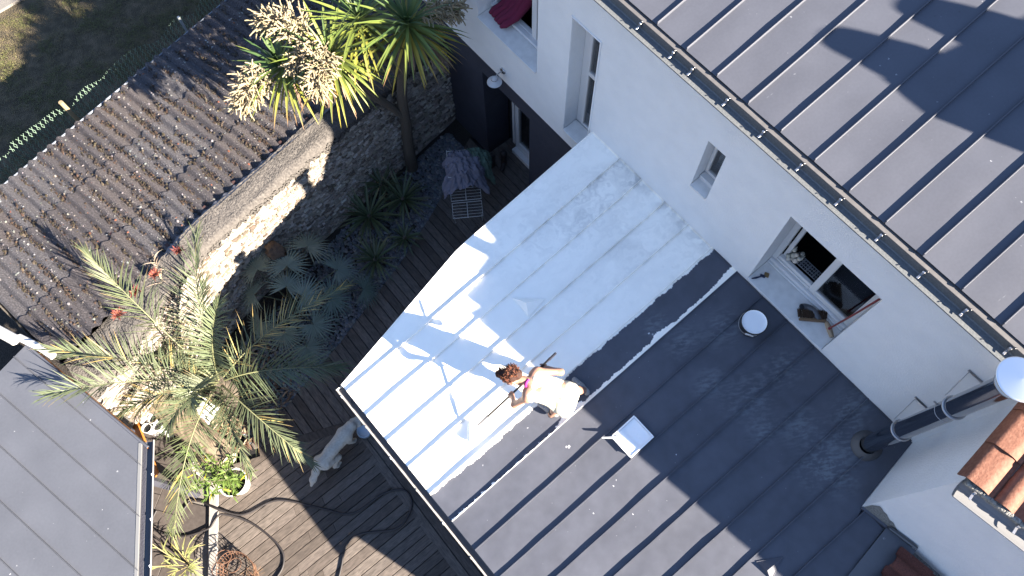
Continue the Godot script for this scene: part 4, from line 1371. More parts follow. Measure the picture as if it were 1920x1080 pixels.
func make_shed() -> void:
	var h := thing("corrugated_shed", "old shed with mossy corrugated fibre cement roof behind the stone wall", "shed", Vector3(-8.4, 0, 3.6))
	var along := Vector3(0.196, 0, 0.981).normalized()
	var up_dir := Vector3(along.z, 0, -along.x)          # towards the wall
	var E0 := Vector3(-10.97, 2.0, 0.0)                   # low eave line, at z = 0
	var pitch := 0.185
	var amp := 0.036
	var width := 3.12
	var rise := 0.24
	var P := func(s: float, t: float, y := 0.0) -> Vector3: return E0 + along * s + up_dir * t + Vector3(0, rise * t / width + y, 0)
	var wear := noise(100, 2.5, 4)
	var variants := [M.fibre]
	for k in 2:
		var m: StandardMaterial3D = M.fibre.duplicate()
		m.uv1_offset = Vector3(0.37 * (k + 1), 0.21 * (k + 1), 0.55 * (k + 1))
		m.albedo_color = [Color(0.90, 0.88, 0.88), Color(1.0, 0.96, 0.93)][k]
		variants.append(m)
	var n := 5                                           # waves to a sheet
	for course in 3:
		var t0: float = [-0.06, 1.02, 2.15][course]
		var t1: float = [1.14, 2.27, 3.12][course]
		for k in 11:
			var s0 := -2.0 + k * n * pitch
			var s1 := s0 + n * pitch + 0.03
			var sag := rng.randf_range(-0.008, 0.008)
			var skew := rng.randf_range(-0.035, 0.035)
			var g := MB.new()
			for side in 2:
				g.grid(n * 10, 8, func(a, b):
					var s := lerpf(s0, s1, a)
					var t := lerpf(t0 + skew, t1, b)
					var y: float = amp * cos(TAU * s / pitch) + 0.011 * course - 0.010 * (b if course < 2 else 0.0) + sag * sin(a * PI) - 0.007 * side + 0.0045 * wear.get_noise_2d(s * 3.0, t * 1.5)
					y += 0.002 * (k % 2)
					return [P.call(s + 0.006 * wear.get_noise_2d(t, s), t, y), Vector2(s, t)], Vector3.UP if side == 0 else Vector3.DOWN)
			# lower end edge
			for j in n * 10:
				var a := lerpf(s0, s1, j / float(n * 10))
				var b := lerpf(s0, s1, (j + 1) / float(n * 10))
				var ya := amp * cos(TAU * a / pitch) + 0.011 * course + sag * sin(PI * j / (n * 10.0)) + 0.0045 * wear.get_noise_2d(a * 3.0, (t0 + skew) * 1.5)
				var yb := amp * cos(TAU * b / pitch) + 0.011 * course + sag * sin(PI * (j + 1) / (n * 10.0)) + 0.0045 * wear.get_noise_2d(b * 3.0, (t0 + skew) * 1.5)
				g.face([P.call(a, t0 + skew, ya), P.call(b, t0 + skew, yb), P.call(b, t0 + skew, yb - 0.007), P.call(a, t0 + skew, ya - 0.007)], -up_dir)
			part(h, "roof_sheet", g, variants[(k * 2 + course) % 3])
	# moss cushions in the valleys, lichen rosettes on the ridges
	var pb := MB.new()
	var q := []
	for c in 8: q.append(Vector3((0.5 if c & 1 else -0.5) + rng.randf_range(-0.14, 0.14), (0.5 if c & 2 else -0.4) + rng.randf_range(-0.1, 0.1), (0.5 if c & 4 else -0.5) + rng.randf_range(-0.14, 0.14)))
	pb.hull8(q, 0.3)
	for job in [["moss", 17000], ["lichen", 4200]]:
		var mm := MultiMesh.new()
		mm.transform_format = MultiMesh.TRANSFORM_3D
		mm.use_colors = true
		mm.mesh = pb.mesh()
		var sp := []
		var patch := noise(101, 1.1, 3)
		var tries := 0
		while sp.size() < job[1] and tries < 400000:
			tries += 1
			var s := rng.randf_range(-1.5, 8.0)
			var t := rng.randf_range(0.0, 3.05)
			var course := 2 if t > 2.2 else (1 if t > 1.08 else 0)
			if job[0] == "moss":
				if rng.randf() > 0.34 + 1.9 * patch.get_noise_2d(s * 2.6, t * 1.3) + (0.3 if absf(t - 1.0) < 0.07 or absf(t - 2.13) < 0.07 else 0.0): continue
				s = (floorf(s / pitch) + 0.5) * pitch + rng.randfn(-0.012, 0.024)
			elif rng.randf() < 0.65:
				s = roundf(s / pitch) * pitch + rng.randfn(0.0, 0.025)
			sp.append([P.call(s, t, amp * cos(TAU * s / pitch) + 0.011 * course + 0.004), rng.randf()])
		mm.instance_count = sp.size()
		for k in sp.size():
			var b := Basis(Vector3.UP, rng.randf() * TAU)
			if job[0] == "moss":
				var sc := 0.007 + 0.032 * pow(sp[k][1], 3.5)
				mm.set_instance_transform(k, Transform3D(b.scaled(Vector3(sc * rng.randf_range(0.7, 2.2), sc * rng.randf_range(0.4, 0.9), sc)), sp[k][0]))
				var mc: Color = [Color(0.024, 0.014, 0.008), Color(0.036, 0.020, 0.012), Color(0.014, 0.009, 0.007), Color(0.055, 0.043, 0.030), Color(0.028, 0.022, 0.010)][rng.randi() % 5]
				mm.set_instance_color(k, vary(mc, 0.3))
			else:
				var sc := 0.007 + 0.030 * pow(sp[k][1], 6.0)
				mm.set_instance_transform(k, Transform3D(b.scaled(Vector3(sc * rng.randf_range(0.7, 1.5), 0.004, sc)), sp[k][0] + Vector3(0, 0.001, 0)))
				mm.set_instance_color(k, vary(Color(0.16, 0.155, 0.15) if rng.randf() < 0.92 else Color(0.15, 0.055, 0.03), 0.45))
		var mi := MultiMeshInstance3D.new()
		mi.multimesh = mm
		mi.material_override = M.veg
		mi.name = numbered(h.get_instance_id(), job[0])
		h.add_child(mi)
		mi.position = -h.position
		mi.set_meta("kind", "stuff")
	# blue-white metal drip edge, walls
	var g := MB.new()
	var hull := []
	for c in 8: hull.append(P.call(-2.0 if c & 1 else 8.5, -0.085 if c & 4 else -0.067, -0.012 if c & 2 else -0.045))
	g.hull8(hull, 0.003)
	part(h, "drip_edge", g, mat(Color(0.13, 0.15, 0.19), 0.5))
	g = MB.new()
	var a0: Vector3 = P.call(-2.0, 0.12)
	var a1: Vector3 = P.call(8.3, 0.12)
	g.face([Vector3(a0.x, -0.1, a0.z), Vector3(a1.x, -0.1, a1.z), Vector3(a1.x, 1.95, a1.z), Vector3(a0.x, 1.95, a0.z)], -up_dir)
	var b0: Vector3 = P.call(8.25, 0.12)
	var b1: Vector3 = P.call(8.25, 2.9)
	g.face([Vector3(b0.x, -0.1, b0.z), Vector3(b1.x, -0.1, b1.z), Vector3(b1.x, 2.2, b1.z), Vector3(b0.x, 1.95, b0.z)], along)
	part(h, "wall", g, M.mortar)
	# lead flashing lapping the sheets at the wall, with scraps of red primer
	g = MB.new()
	var fl := noise(102, 3.0, 3)
	g.grid(160, 3, func(a, b):
		var z := lerpf(-0.6, 5.5, a)
		var x = wall_x(z) - 0.44 + 0.11 * b
		var s := (Vector3(x, 0, z) - E0).dot(along)
		return [Vector3(x, 2.290 + 0.05 * b + 0.018 * cos(TAU * s / pitch) * (1.0 - b) + 0.008 * fl.get_noise_2d(z * 4.0, b * 3.0), z), Vector2(a, b)])
	part(h, "flashing", g, mat(Color(0.085, 0.088, 0.105), 0.6))
	var z := 0.4
	while z < 5.4:
		g = MB.new()
		var x := wall_x(z) - 0.50
		g.cbox(Vector3(x, 2.272, z), Vector3(0.07, 0.022, 0.055), 0.008, Basis(Vector3.UP, rng.randf_range(-0.3, 0.3)))
		part(h, "flashing_scrap", g, mat(Color(0.040, 0.018, 0.017), 0.85))
		z += pitch * float(rng.randi_range(1, 4))

# ---------------------------------------------------------------- rubble garden wall
func make_stone_wall() -> void:
	var h := thing("stone_wall", "pale rubble stone garden wall with grey cement coping", "wall", Vector3(-6.9, 0, 3.5))
	var top := func(z: float) -> float: return 2.30 - 0.22 * smoothstep(5.4, 7.2, z)
	var g := MB.new()
	g.grid(40, 6, func(a, b):
		var z := lerpf(-0.02, 7.4, a)
		return [Vector3(wall_x(z) - 0.03, lerpf(-0.1, top.call(z) - 0.07, b), z), Vector2(a, b)], Vector3.RIGHT)
	g.grid(10, 2, func(a, b):
		var z := lerpf(-0.02, 7.4, a)
		return [Vector3(wall_x(z) - 0.42, lerpf(-0.1, top.call(z) - 0.07, b), z), Vector2(a, b)], Vector3.LEFT)
	g.face([Vector3(wall_x(7.4) - 0.03, -0.1, 7.4), Vector3(wall_x(7.4) - 0.42, -0.1, 7.4), Vector3(wall_x(7.4) - 0.42, 2.1, 7.4), Vector3(wall_x(7.4) - 0.03, 2.1, 7.4)], Vector3.BACK)
	part(h, "core", g, M.mortar)
	# coping: rough, rounded over towards the garden
	g = MB.new()
	var cn := noise(110, 3.5, 4)
	g.grid(170, 18, func(a, b):
		var z := lerpf(-0.02, 7.42, a)
		var t: float = top.call(z)
		var wide := maxf(0.41, wall_x(z) + 0.028 + 7.91 - 0.2 * (z + 0.61) + 0.05)
		var ragged: float = 0.20 * (1.0 + 0.9 * cn.get_noise_1d(z * 2.5) + 0.4 * cn.get_noise_1d(z * 9.0 + 77.0))
		var x = wall_x(z) + 0.028
		var y: float = t - 0.10 - ragged * maxf(0.0, 0.15 - b) / 0.15 * 0.6
		if b > 0.15:
			var q := minf((b - 0.15) / 0.35, 1.0) * PI / 2
			x -= 0.13 * (1.0 - cos(q))
			y += 0.10 * sin(q)
		if b > 0.5:
			x -= (wide - 0.13) * (b - 0.5) / 0.5
			y += 0.03 * (b - 0.5) / 0.5
		y += 0.010 * cn.get_noise_2d(z * 3.0, b * 4.0) + 0.022 * cn.get_noise_2d(z * 0.6, b)
		x += 0.013 * cn.get_noise_2d(z * 4.0, 50.0 + b * 5.0)
		return [Vector3(x, y, z), Vector2(a, b)])
	part(h, "coping", g, M.coping)
	# stones in rough courses; the largest 300 in view are single parts
	var list := []
	var y := 0.0
	while y < 2.26:
		var rh := rng.randf_range(0.030, 0.058)
		var z := rng.randf_range(-0.1, 0.02)
		while z < 7.38:
			var l := rng.randf_range(0.05, 0.15) * (0.7 + rh * 7.0)
			if y + rh * 0.4 < top.call(z) - 0.08: list.append([z + l / 2, y + rh / 2 + rng.randf_range(-0.014, 0.014), l - rng.randf_range(0.008, 0.026), rh - rng.randf_range(0.004, 0.016), rng.randf_range(-0.018, 0.016), rng.randf_range(-0.20, 0.20)])
			z += l
		y += rh
	var shapes := []
	for k in 10:
		var m := MB.new()
		var q := []
		for c in 8: q.append(Vector3((0.5 if c & 1 else -0.5) + rng.randf_range(-0.10, 0.10), (0.5 if c & 2 else -0.5) + rng.randf_range(-0.13, 0.13), (0.5 if c & 4 else -0.5) + rng.randf_range(-0.09, 0.09)))
		m.hull8(q, 0.16)
		shapes.append(m)
	var tones := [Color(0.30, 0.265, 0.225), Color(0.25, 0.22, 0.185), Color(0.36, 0.325, 0.285), Color(0.17, 0.145, 0.12), Color(0.42, 0.39, 0.35), Color(0.11, 0.09, 0.072), Color(0.29, 0.265, 0.235), Color(0.22, 0.195, 0.175)]
	var mats := []
	for c in tones:
		var m := tmat(tex(noise(120 + mats.size(), 0.06, 4), [0.0, c * 0.6, 0.5, c, 1.0, Color(minf(c.r * 1.35, 0.6), minf(c.g * 1.35, 0.58), minf(c.b * 1.35, 0.55))], 256), 0.95, 2.3, M.stone.normal_texture, 1.0)
		mats.append(m)
	var ranked := []
	for k in list.size():
		var s: Array = list[k]
		var seen := 1.0 if s[0] > 0.0 and s[0] < 5.6 and s[1] > 0.75 else 0.2
		ranked.append([s[2] * s[3] * seen, k])
	ranked.sort_custom(func(a, b): return a[0] > b[0])
	var single_ := {}
	for k in 300: single_[ranked[k][1]] = true
	var meshes := []
	for m in shapes: meshes.append(m.mesh())
	var rest := MB.new()
	for k in list.size():
		var s: Array = list[k]
		var zz: float = s[0]
		var dir := Vector3(wall_x(zz + 0.05) - wall_x(zz - 0.05), 0, 0.1).normalized()
		var b := Basis(dir.cross(Vector3.UP) * -1.0, Vector3.UP, dir) * Basis(Vector3.RIGHT, s[5])
		var tr := Transform3D(b.scaled_local(Vector3(0.10, s[3], s[2])), Vector3(wall_x(zz) - 0.05 + s[4], s[1], zz))
		var v := rng.randi() % 10
		var tone := rng.randi() % 8
		if single_.has(k):
			var o := MeshInstance3D.new()
			o.name = numbered(h.get_instance_id(), "stone")
			o.mesh = meshes[v]
			o.material_override = mats[tone]
			h.add_child(o)
			o.transform = Transform3D(tr.basis, tr.origin - h.position)
		else:
			rest.col = vary(tones[tone], 0.2)
			var src: MB = shapes[v]
			var nb := b.scaled_local(Vector3(1.0 / 0.10, 1.0 / s[3], 1.0 / s[2]))
			var base := rest.v.size()
			for i in src.v.size(): rest.vert(tr * src.v[i], (nb * src.n[i]).normalized())
			for i in src.i.size(): rest.i.append(base + src.i[i])
	part(h, "small_stones", rest, M.stone, "stuff")
	# a brown boulder built into the wall foot
	g = MB.new()
	var bc := Vector3(-6.42, 1.20, 4.22)
	var bn := noise(130, 3.0, 3)
	g.grid(18, 12, func(a, b):
		var d := Vector3(cos(a * TAU) * sin(b * PI), cos(b * PI), sin(a * TAU) * sin(b * PI))
		var r := 0.155 * (1.0 + 0.5 * bn.get_noise_3dv(d))
		return [bc + Vector3(d.x * 1.15, d.y, d.z * 0.9) * r, Vector2(a, b)], Vector3.UP)
	for k in g.n.size():
		g.n[k] = (g.v[k] - bc).normalized()
	g.i = PackedInt32Array(Array(g.i))
	single("boulder", g, tmat(tex(noise(131, 0.06, 5), [0.0, Color(0.035, 0.022, 0.014), 0.6, Color(0.085, 0.058, 0.04), 1.0, Color(0.16, 0.12, 0.09)]), 0.95, 2.0, M.stone.normal_texture, 1.0), "brown boulder jutting from the stone wall above the fan palm", "boulder")
	# low weathered log edging the bed by the canopy
	var lg := thing("weathered_log", "thick pale weathered log lying beside the grey canopy roof", "log", Vector3(-5.0, 0.2, 6.9))
	g = MB.new()
	var ln := noise(132, 2.0, 4)
	var axis := (Vector3(-4.33, 0.62, 6.75) - Vector3(-5.95, 0.62, 7.05))
	var d0 := Vector3(-5.95, 0.42, 7.05)
	var side := axis.cross(Vector3.UP).normalized() * -1.0
	g.grid(40, 40, func(a, b):
		var ang = b * TAU
		var r := 0.21 * (1.0 + 0.10 * ln.get_noise_2d(a * 1.5, sin(ang) * 3.0) + 0.16 * ln.get_noise_2d(a * 2.0 + 9.0, cos(ang) * 9.0))
		return [d0 + axis * a + side * cos(ang) * r * 1.05 + Vector3.UP * sin(ang) * r, Vector2(a * 2.0, b * 3.0)], Vector3.UP)
	for k in g.n.size():
		var c: Vector3 = d0 + axis * clampf((g.v[k] - d0).dot(axis) / axis.length_squared(), 0, 1)
		if g.n[k].dot(g.v[k] - c) < 0: g.n[k] = -g.n[k]
	var wm := wood(140, Color(0.17, 0.135, 0.10))
	wm.uv1_scale = Vector3(0.5, 0.6, 1)
	part(lg, "trunk", g, wm)
	g = MB.new()
	var ring := []
	for k in 20: ring.append(d0 + axis + side * cos(TAU * k / 20.0) * 0.21 + Vector3.UP * sin(TAU * k / 20.0) * 0.20 + axis.normalized() * 0.004)
	g.face(ring, axis)
	part(lg, "sawn_end", g, mat(Color(0.26, 0.22, 0.17), 0.9))
	# split pale slab leaning on it
	g = MB.new()
	var sn := noise(133, 4.0, 4)
	g.grid(24, 24, func(a, b):
		var p = Vector3(-4.93, 0.50, 6.98).lerp(Vector3(-4.42, 0.44, 6.80), a) + Vector3(0.16, -0.36, 0.34) * b
		return [p + Vector3(0, 0.035 * sn.get_noise_2d(a * 9.0, b * 1.2), 0), Vector2(b * 1.5, a * 2.0)], Vector3(0.4, 1, 0.2))
	var pm := wood(141, Color(0.40, 0.36, 0.30))
	pm.uv1_scale = Vector3(0.6, 0.8, 1)
	single("split_slab", g, pm, "pale split wood slab leaning against the weathered log", "wood slab")

# ---------------------------------------------------------------- planting bed and plants
func make_garden() -> void:
	var g := MB.new()
	var bn := noise(150, 1.0, 3)
	g.grid(20, 60, func(a, b):
		var z := lerpf(-0.02, 7.2, b)
		var x := lerpf(wall_x(z) - 0.02, bed_x(z) - 0.004 if z < 6.2 else lerpf(-4.55, -4.75, (z - 6.2)), a)
		return [Vector3(x, -0.045 + 0.02 * bn.get_noise_2d(x * 2.0, z * 2.0), z), Vector2(x, z)])
	structure("flower_bed", g, M.soil)
	# slate pebbles
	var pb := MB.new()
	var q := []
	for c in 8: q.append(Vector3((0.5 if c & 1 else -0.5) + rng.randf_range(-0.12, 0.12), (0.5 if c & 2 else -0.5), (0.5 if c & 4 else -0.5) + rng.randf_range(-0.12, 0.12)))
	pb.hull8(q, 0.27)
	var mm := MultiMesh.new()
	mm.transform_format = MultiMesh.TRANSFORM_3D
	mm.use_colors = true
	mm.mesh = pb.mesh()
	var sp := []
	while sp.size() < 9000:
		var z := rng.randf_range(0.3, 6.4)
		var t := pow(rng.randf(), 1.4)
		var w := bed_x(z) - wall_x(z) - 0.1
		if t * w > 1.35: continue
		sp.append(Vector3(bed_x(z) - 0.02 - t * w, -0.035 + rng.randf_range(0, 0.02), z))
	mm.instance_count = sp.size()
	for k in sp.size():
		var s := rng.randf_range(0.022, 0.052)
		mm.set_instance_transform(k, Transform3D((Basis(Vector3.UP, rng.randf() * TAU) * Basis(Vector3.RIGHT, rng.randf_range(-0.4, 0.4))).scaled(Vector3(s * rng.randf_range(0.8, 1.5), s * 0.45, s)), sp[k]))
		mm.set_instance_color(k, vary(Color(0.085, 0.095, 0.11) if rng.randf() < 0.8 else Color(0.14, 0.145, 0.15), 0.4))
	var mi := MultiMeshInstance3D.new()
	mi.multimesh = mm
	mi.material_override = M.veg
	mi.name = "pebbles"
	add_child(mi)
	tag(mi, "grey slate pebbles covering the planting bed along the deck", "pebbles", "", "stuff")
	# dead leaves under the palm
	var lf := MB.new()
	lf.blade(Vector3.ZERO, Vector3(1, 0.15, 0), 0.10, 0.03, 0.5, 2)
	mm = MultiMesh.new()
	mm.transform_format = MultiMesh.TRANSFORM_3D
	mm.use_colors = true
	mm.mesh = lf.mesh()
	mm.instance_count = 900
	for k in 900:
		var z := rng.randfn(6.2, 0.45)
		var x := rng.randfn(-5.2, 0.45)
		x = clampf(x, wall_x(clampf(z, 0, 7.2)) + 0.05, bed_x(minf(z, 6.2)) - 0.05)
		mm.set_instance_transform(k, Transform3D((Basis(Vector3.UP, rng.randf() * TAU) * Basis(Vector3.RIGHT, rng.randf_range(-0.7, 0.7))).scaled(Vector3.ONE * rng.randf_range(0.6, 1.7)), Vector3(x, -0.01 + rng.randf_range(0, 0.05), z)))
		mm.set_instance_color(k, vary([Color(0.12, 0.075, 0.045), Color(0.20, 0.15, 0.10), Color(0.075, 0.045, 0.03)][rng.randi() % 3], 0.3))
	mi = MultiMeshInstance3D.new()
	mi.multimesh = mm
	mi.material_override = M.leaf_dull
	mi.name = "leaf_litter"
	add_child(mi)
	tag(mi, "brown dead palm leaves littering the bed under the feather palm", "leaf litter", "", "stuff")
	# shaded yuccas
	var labels := ["largest dark green yucca rosette against the stone wall", "dark yucca rosette nearest the cordyline trunk", "yucca rosette standing nearest the deck boards", "small yucca rosette beside the deck between two larger ones", "upright yucca rosette tight against the stone wall foot"]
	var at := [Vector3(-6.42, 0.40, 2.57), Vector3(-6.30, 0.42, 1.92), Vector3(-5.72, 0.30, 2.96), Vector3(-5.75, 0.26, 2.32), Vector3(-6.72, 0.52, 2.05)]
	for k in 5:
		var c: Vector3 = at[k]
		var t := thing("yucca", labels[k], "yucca", Vector3(c.x, -0.03, c.z), "yuccas in the shaded bed")
		var s := MB.new()
		s.tube([Vector3(c.x, -0.05, c.z), c + Vector3(0, 0.02, 0)], [0.055, 0.04], 9)
		part(t, "stem", s, M.bark)
		var n: int = [46, 42, 36, 26, 26][k]
		var len_: float = [0.66, 0.58, 0.50, 0.36, 0.46][k]
		for i in n:
			var l := MB.new()
			var f := i / float(n)
			var el := lerpf(1.25, -0.15, pow(f, 0.8)) + rng.randf_range(-0.12, 0.12)
			var az := i * 2.399 + rng.randf_range(-0.2, 0.2)
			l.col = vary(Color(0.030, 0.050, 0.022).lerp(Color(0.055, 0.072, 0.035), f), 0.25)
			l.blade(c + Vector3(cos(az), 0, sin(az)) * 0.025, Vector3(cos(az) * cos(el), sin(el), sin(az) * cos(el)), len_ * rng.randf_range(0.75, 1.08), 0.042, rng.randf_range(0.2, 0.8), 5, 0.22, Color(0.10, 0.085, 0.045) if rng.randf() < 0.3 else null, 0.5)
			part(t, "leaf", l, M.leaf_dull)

# ---------------------------------------------------------------- cordyline tree in flower
func panicle(t: Node3D, base: Vector3, dir: Vector3, size: float) -> void:
	var g := MB.new()
	var d := dir.normalized()
	var axis := []
	var p := base
	for k in 7:
		axis.append(p)
		p += d * size / 6.0
		d = (d + Vector3(0, -0.20, 0)).normalized()
	g.col = Color(0.26, 0.24, 0.15)
	g.tube(axis, [0.016, 0.015, 0.013, 0.011, 0.009, 0.007, 0.004], 7)
	var n := int(36 * size / 0.7)
	for i in n:
		var f := pow(float(i) / n, 0.9)
		var s := lerpf(0.10, 0.98, f)
		var k := int(s * 6.0)
		var o: Vector3 = axis[k].lerp(axis[mini(k + 1, 6)], s * 6.0 - k)
		var ax: Vector3 = (axis[mini(k + 1, 6)] - axis[maxi(k - 1, 0)]).normalized()
		var pa := ax.cross(Vector3.UP).normalized()
		var pb := ax.cross(pa)
		var az := i * 2.399
		var bd := (ax * 0.75 + pa * cos(az) + pb * sin(az)).normalized()
		var bl := size * lerpf(0.42, 0.16, f) * rng.randf_range(0.8, 1.15)
		g.col = Color(0.33, 0.31, 0.20)
		g.tube([o, o + bd * bl * 0.5, o + bd * bl + Vector3(0, -0.02, 0)], [0.006, 0.005, 0.003], 5)
		# flowering spikes: knobbly cream tails
		for j in 9:
			var h := (j + 1.0) / 9.0
			var so := o + bd * bl * h
			var sa := rng.randf() * TAU
			var qa := bd.cross(Vector3.UP).normalized()
			var sd := (bd * rng.randf_range(0.7, 1.2) + qa * cos(sa) + bd.cross(qa) * sin(sa)).normalized()
			if j == 8: sd = (bd + Vector3(0, -0.1, 0)).normalized()
			var sl := rng.randf_range(0.07, 0.125) * (size / 0.7)
			g.col = vary(Color(0.245, 0.205, 0.13), 0.22)
			var pts := []
			var rad := []
			for m in 6:
				var u := m / 5.0
				pts.append(so + sd * sl * u + Vector3(rng.randf_range(-0.003, 0.003), -0.02 * u * u, rng.randf_range(-0.003, 0.003)))
				rad.append((0.0145 if m % 2 == 0 else 0.0105) * (1.0 - 0.40 * u))
			g.tube(pts, rad, 5)
	part(t, "flower_panicle", g, M.veg)

func rosette(t: Node3D, c: Vector3, tilt: Vector3, n: int, len_: float, dead: int, gold: float) -> void:
	var up := tilt.normalized()
	var ra := up.cross(Vector3(0.3, 0, 1)).normalized()
	var rb := up.cross(ra)
	for i in n:
		var f := i / float(n)
		var el := lerpf(1.30, -0.55, pow(f, 0.75)) + rng.randf_range(-0.1, 0.1)
		var az := i * 2.399 + rng.randf_range(-0.15, 0.15)
		var d := (ra * cos(az) + rb * sin(az)) * cos(el) + up * sin(el)
		var l := MB.new()
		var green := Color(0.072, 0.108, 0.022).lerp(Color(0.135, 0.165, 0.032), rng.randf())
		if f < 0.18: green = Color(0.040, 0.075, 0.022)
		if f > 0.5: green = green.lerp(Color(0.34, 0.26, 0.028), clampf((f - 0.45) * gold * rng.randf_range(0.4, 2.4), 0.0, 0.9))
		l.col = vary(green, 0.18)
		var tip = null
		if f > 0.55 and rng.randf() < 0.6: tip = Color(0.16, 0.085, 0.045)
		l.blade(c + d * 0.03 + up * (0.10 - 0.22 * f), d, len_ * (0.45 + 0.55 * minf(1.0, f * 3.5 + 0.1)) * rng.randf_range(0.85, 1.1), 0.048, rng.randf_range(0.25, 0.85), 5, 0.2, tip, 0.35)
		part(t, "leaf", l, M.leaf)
	for i in dead:
		var az := rng.randf() * TAU
		var l := MB.new()
		l.col = vary([Color(0.20, 0.135, 0.09), Color(0.27, 0.20, 0.145), Color(0.13, 0.075, 0.05)][rng.randi() % 3], 0.2)
		var d := Vector3(cos(az) * 0.5, -0.75, sin(az) * 0.5)
		l.blade(c - up * 0.16 + Vector3(cos(az), 0, sin(az)) * 0.05, d, rng.randf_range(0.35, 0.62), 0.034, 0.6, 4, 0.3, null, 0.4)
		part(t, "dead_leaf", l, M.leaf_dull)

func make_cordyline() -> void:
	var base := Vector3(-6.97, -0.04, 1.30)
	var t := thing("cordyline_tree", "cordyline tree with spiky green and yellow rosettes and cream flower plumes", "tree", base)
	var g := MB.new()
	var fork := Vector3(-6.90, 2.0, 1.20)
	var bn := noise(160, 3.0, 3)
	var limbs := [
		[[base, Vector3(-6.95, 0.7, 1.27), Vector3(-6.92, 1.4, 1.22), fork, Vector3(-6.78, 2.9, 1.10), Vector3(-6.58, 3.75, 1.0)], [0.115, 0.095, 0.088, 0.085, 0.07, 0.055]],
		[[Vector3(-6.91, 1.55, 1.21), Vector3(-6.92, 2.1, 1.45), Vector3(-6.95, 2.8, 1.78), Vector3(-6.98, 3.5, 2.02)], [0.06, 0.065, 0.06, 0.05]],
		[[Vector3(-6.94, 2.7, 1.74), Vector3(-7.12, 3.0, 2.15), Vector3(-7.35, 3.4, 2.55)], [0.045, 0.048, 0.042]],
		[[Vector3(-6.83, 2.6, 1.14), Vector3(-7.0, 3.1, 1.30), Vector3(-7.05, 3.75, 1.42)], [0.045, 0.05, 0.045]]]
	for l in limbs:
		var c := Curve3D.new()
		for k in l[0].size():
			var a: Vector3 = l[0][mini(k + 1, l[0].size() - 1)] - l[0][maxi(k - 1, 0)]
			c.add_point(l[0][k], -a / 6.0, a / 6.0)
		var pts := []
		var rad := []
		for k in 15:
			var f := k / 14.0
			var p := c.sample_baked(f * c.get_baked_length(), true)
			pts.append(p)
			var fi: float = f * (l[1].size() - 1)
			rad.append(lerpf(l[1][int(fi)], l[1][mini(int(fi) + 1, l[1].size() - 1)], fi - int(fi)) * (1.0 + 0.18 * bn.get_noise_3dv(p * 3.0)))
		g.tube(pts, rad, 14)
	part(t, "trunk", g, M.bark)
	rosette(t, Vector3(-6.56, 3.85, 0.99), Vector3(0.12, 1, 0.05), 96, 0.92, 46, 1.5)
	rosette(t, Vector3(-6.99, 3.62, 2.04), Vector3(0.15, 1, 0.25), 96, 0.88, 40, 0.55)
	rosette(t, Vector3(-7.40, 3.50, 2.62), Vector3(-0.35, 1, 0.45), 70, 0.80, 22, 0.35)
	rosette(t, Vector3(-7.06, 3.85, 1.46), Vector3(-0.1, 1, -0.15), 80, 0.85, 16, 0.5)
	panicle(t, Vector3(-7.04, 3.80, 2.02), Vector3(0.50, 0.35, 0.50), 0.80)
	panicle(t, Vector3(-7.10, 3.82, 2.05), Vector3(0.05, 0.30, 0.80), 0.62)
	panicle(t, Vector3(-7.25, 3.80, 2.05), Vector3(-0.62, 0.50, 0.42), 0.86)
	panicle(t, Vector3(-7.42, 3.58, 2.72), Vector3(0.08, 0.12, 0.90), 0.78)
	panicle(t, Vector3(-6.54, 3.95, 0.86), Vector3(0.30, 0.30, -0.80), 0.68)
	# old flower stalks hanging below
	for s in [[Vector3(-6.88, 3.35, 1.92), Vector3(0.25, -0.8, -0.15)], [Vector3(-7.05, 3.3, 2.1), Vector3(0.0, -0.8, 0.5)], [Vector3(-6.42, 3.55, 0.85), Vector3(0.3, -0.8, -0.3)]]:
		var q := MB.new()
		q.col = Color(0.22, 0.155, 0.11)
		for k in 60:
			q.col = vary(Color(0.21, 0.15, 0.11), 0.25)
			var o: Vector3 = s[0] + s[1] * 0.1
			var d: Vector3 = (s[1] + Vector3(rng.randfn(0, 0.16), rng.randfn(0, 0.1), rng.randfn(0, 0.16))).normalized()
			q.tube([o, o + d * rng.randf_range(0.15, 0.3), o + d * rng.randf_range(0.33, 0.5) + Vector3(rng.randfn(0, 0.03), -0.04, rng.randfn(0, 0.03))], [0.006, 0.004, 0.002], 4, false)
		part(t, "dead_flower_stalk", q, M.veg)

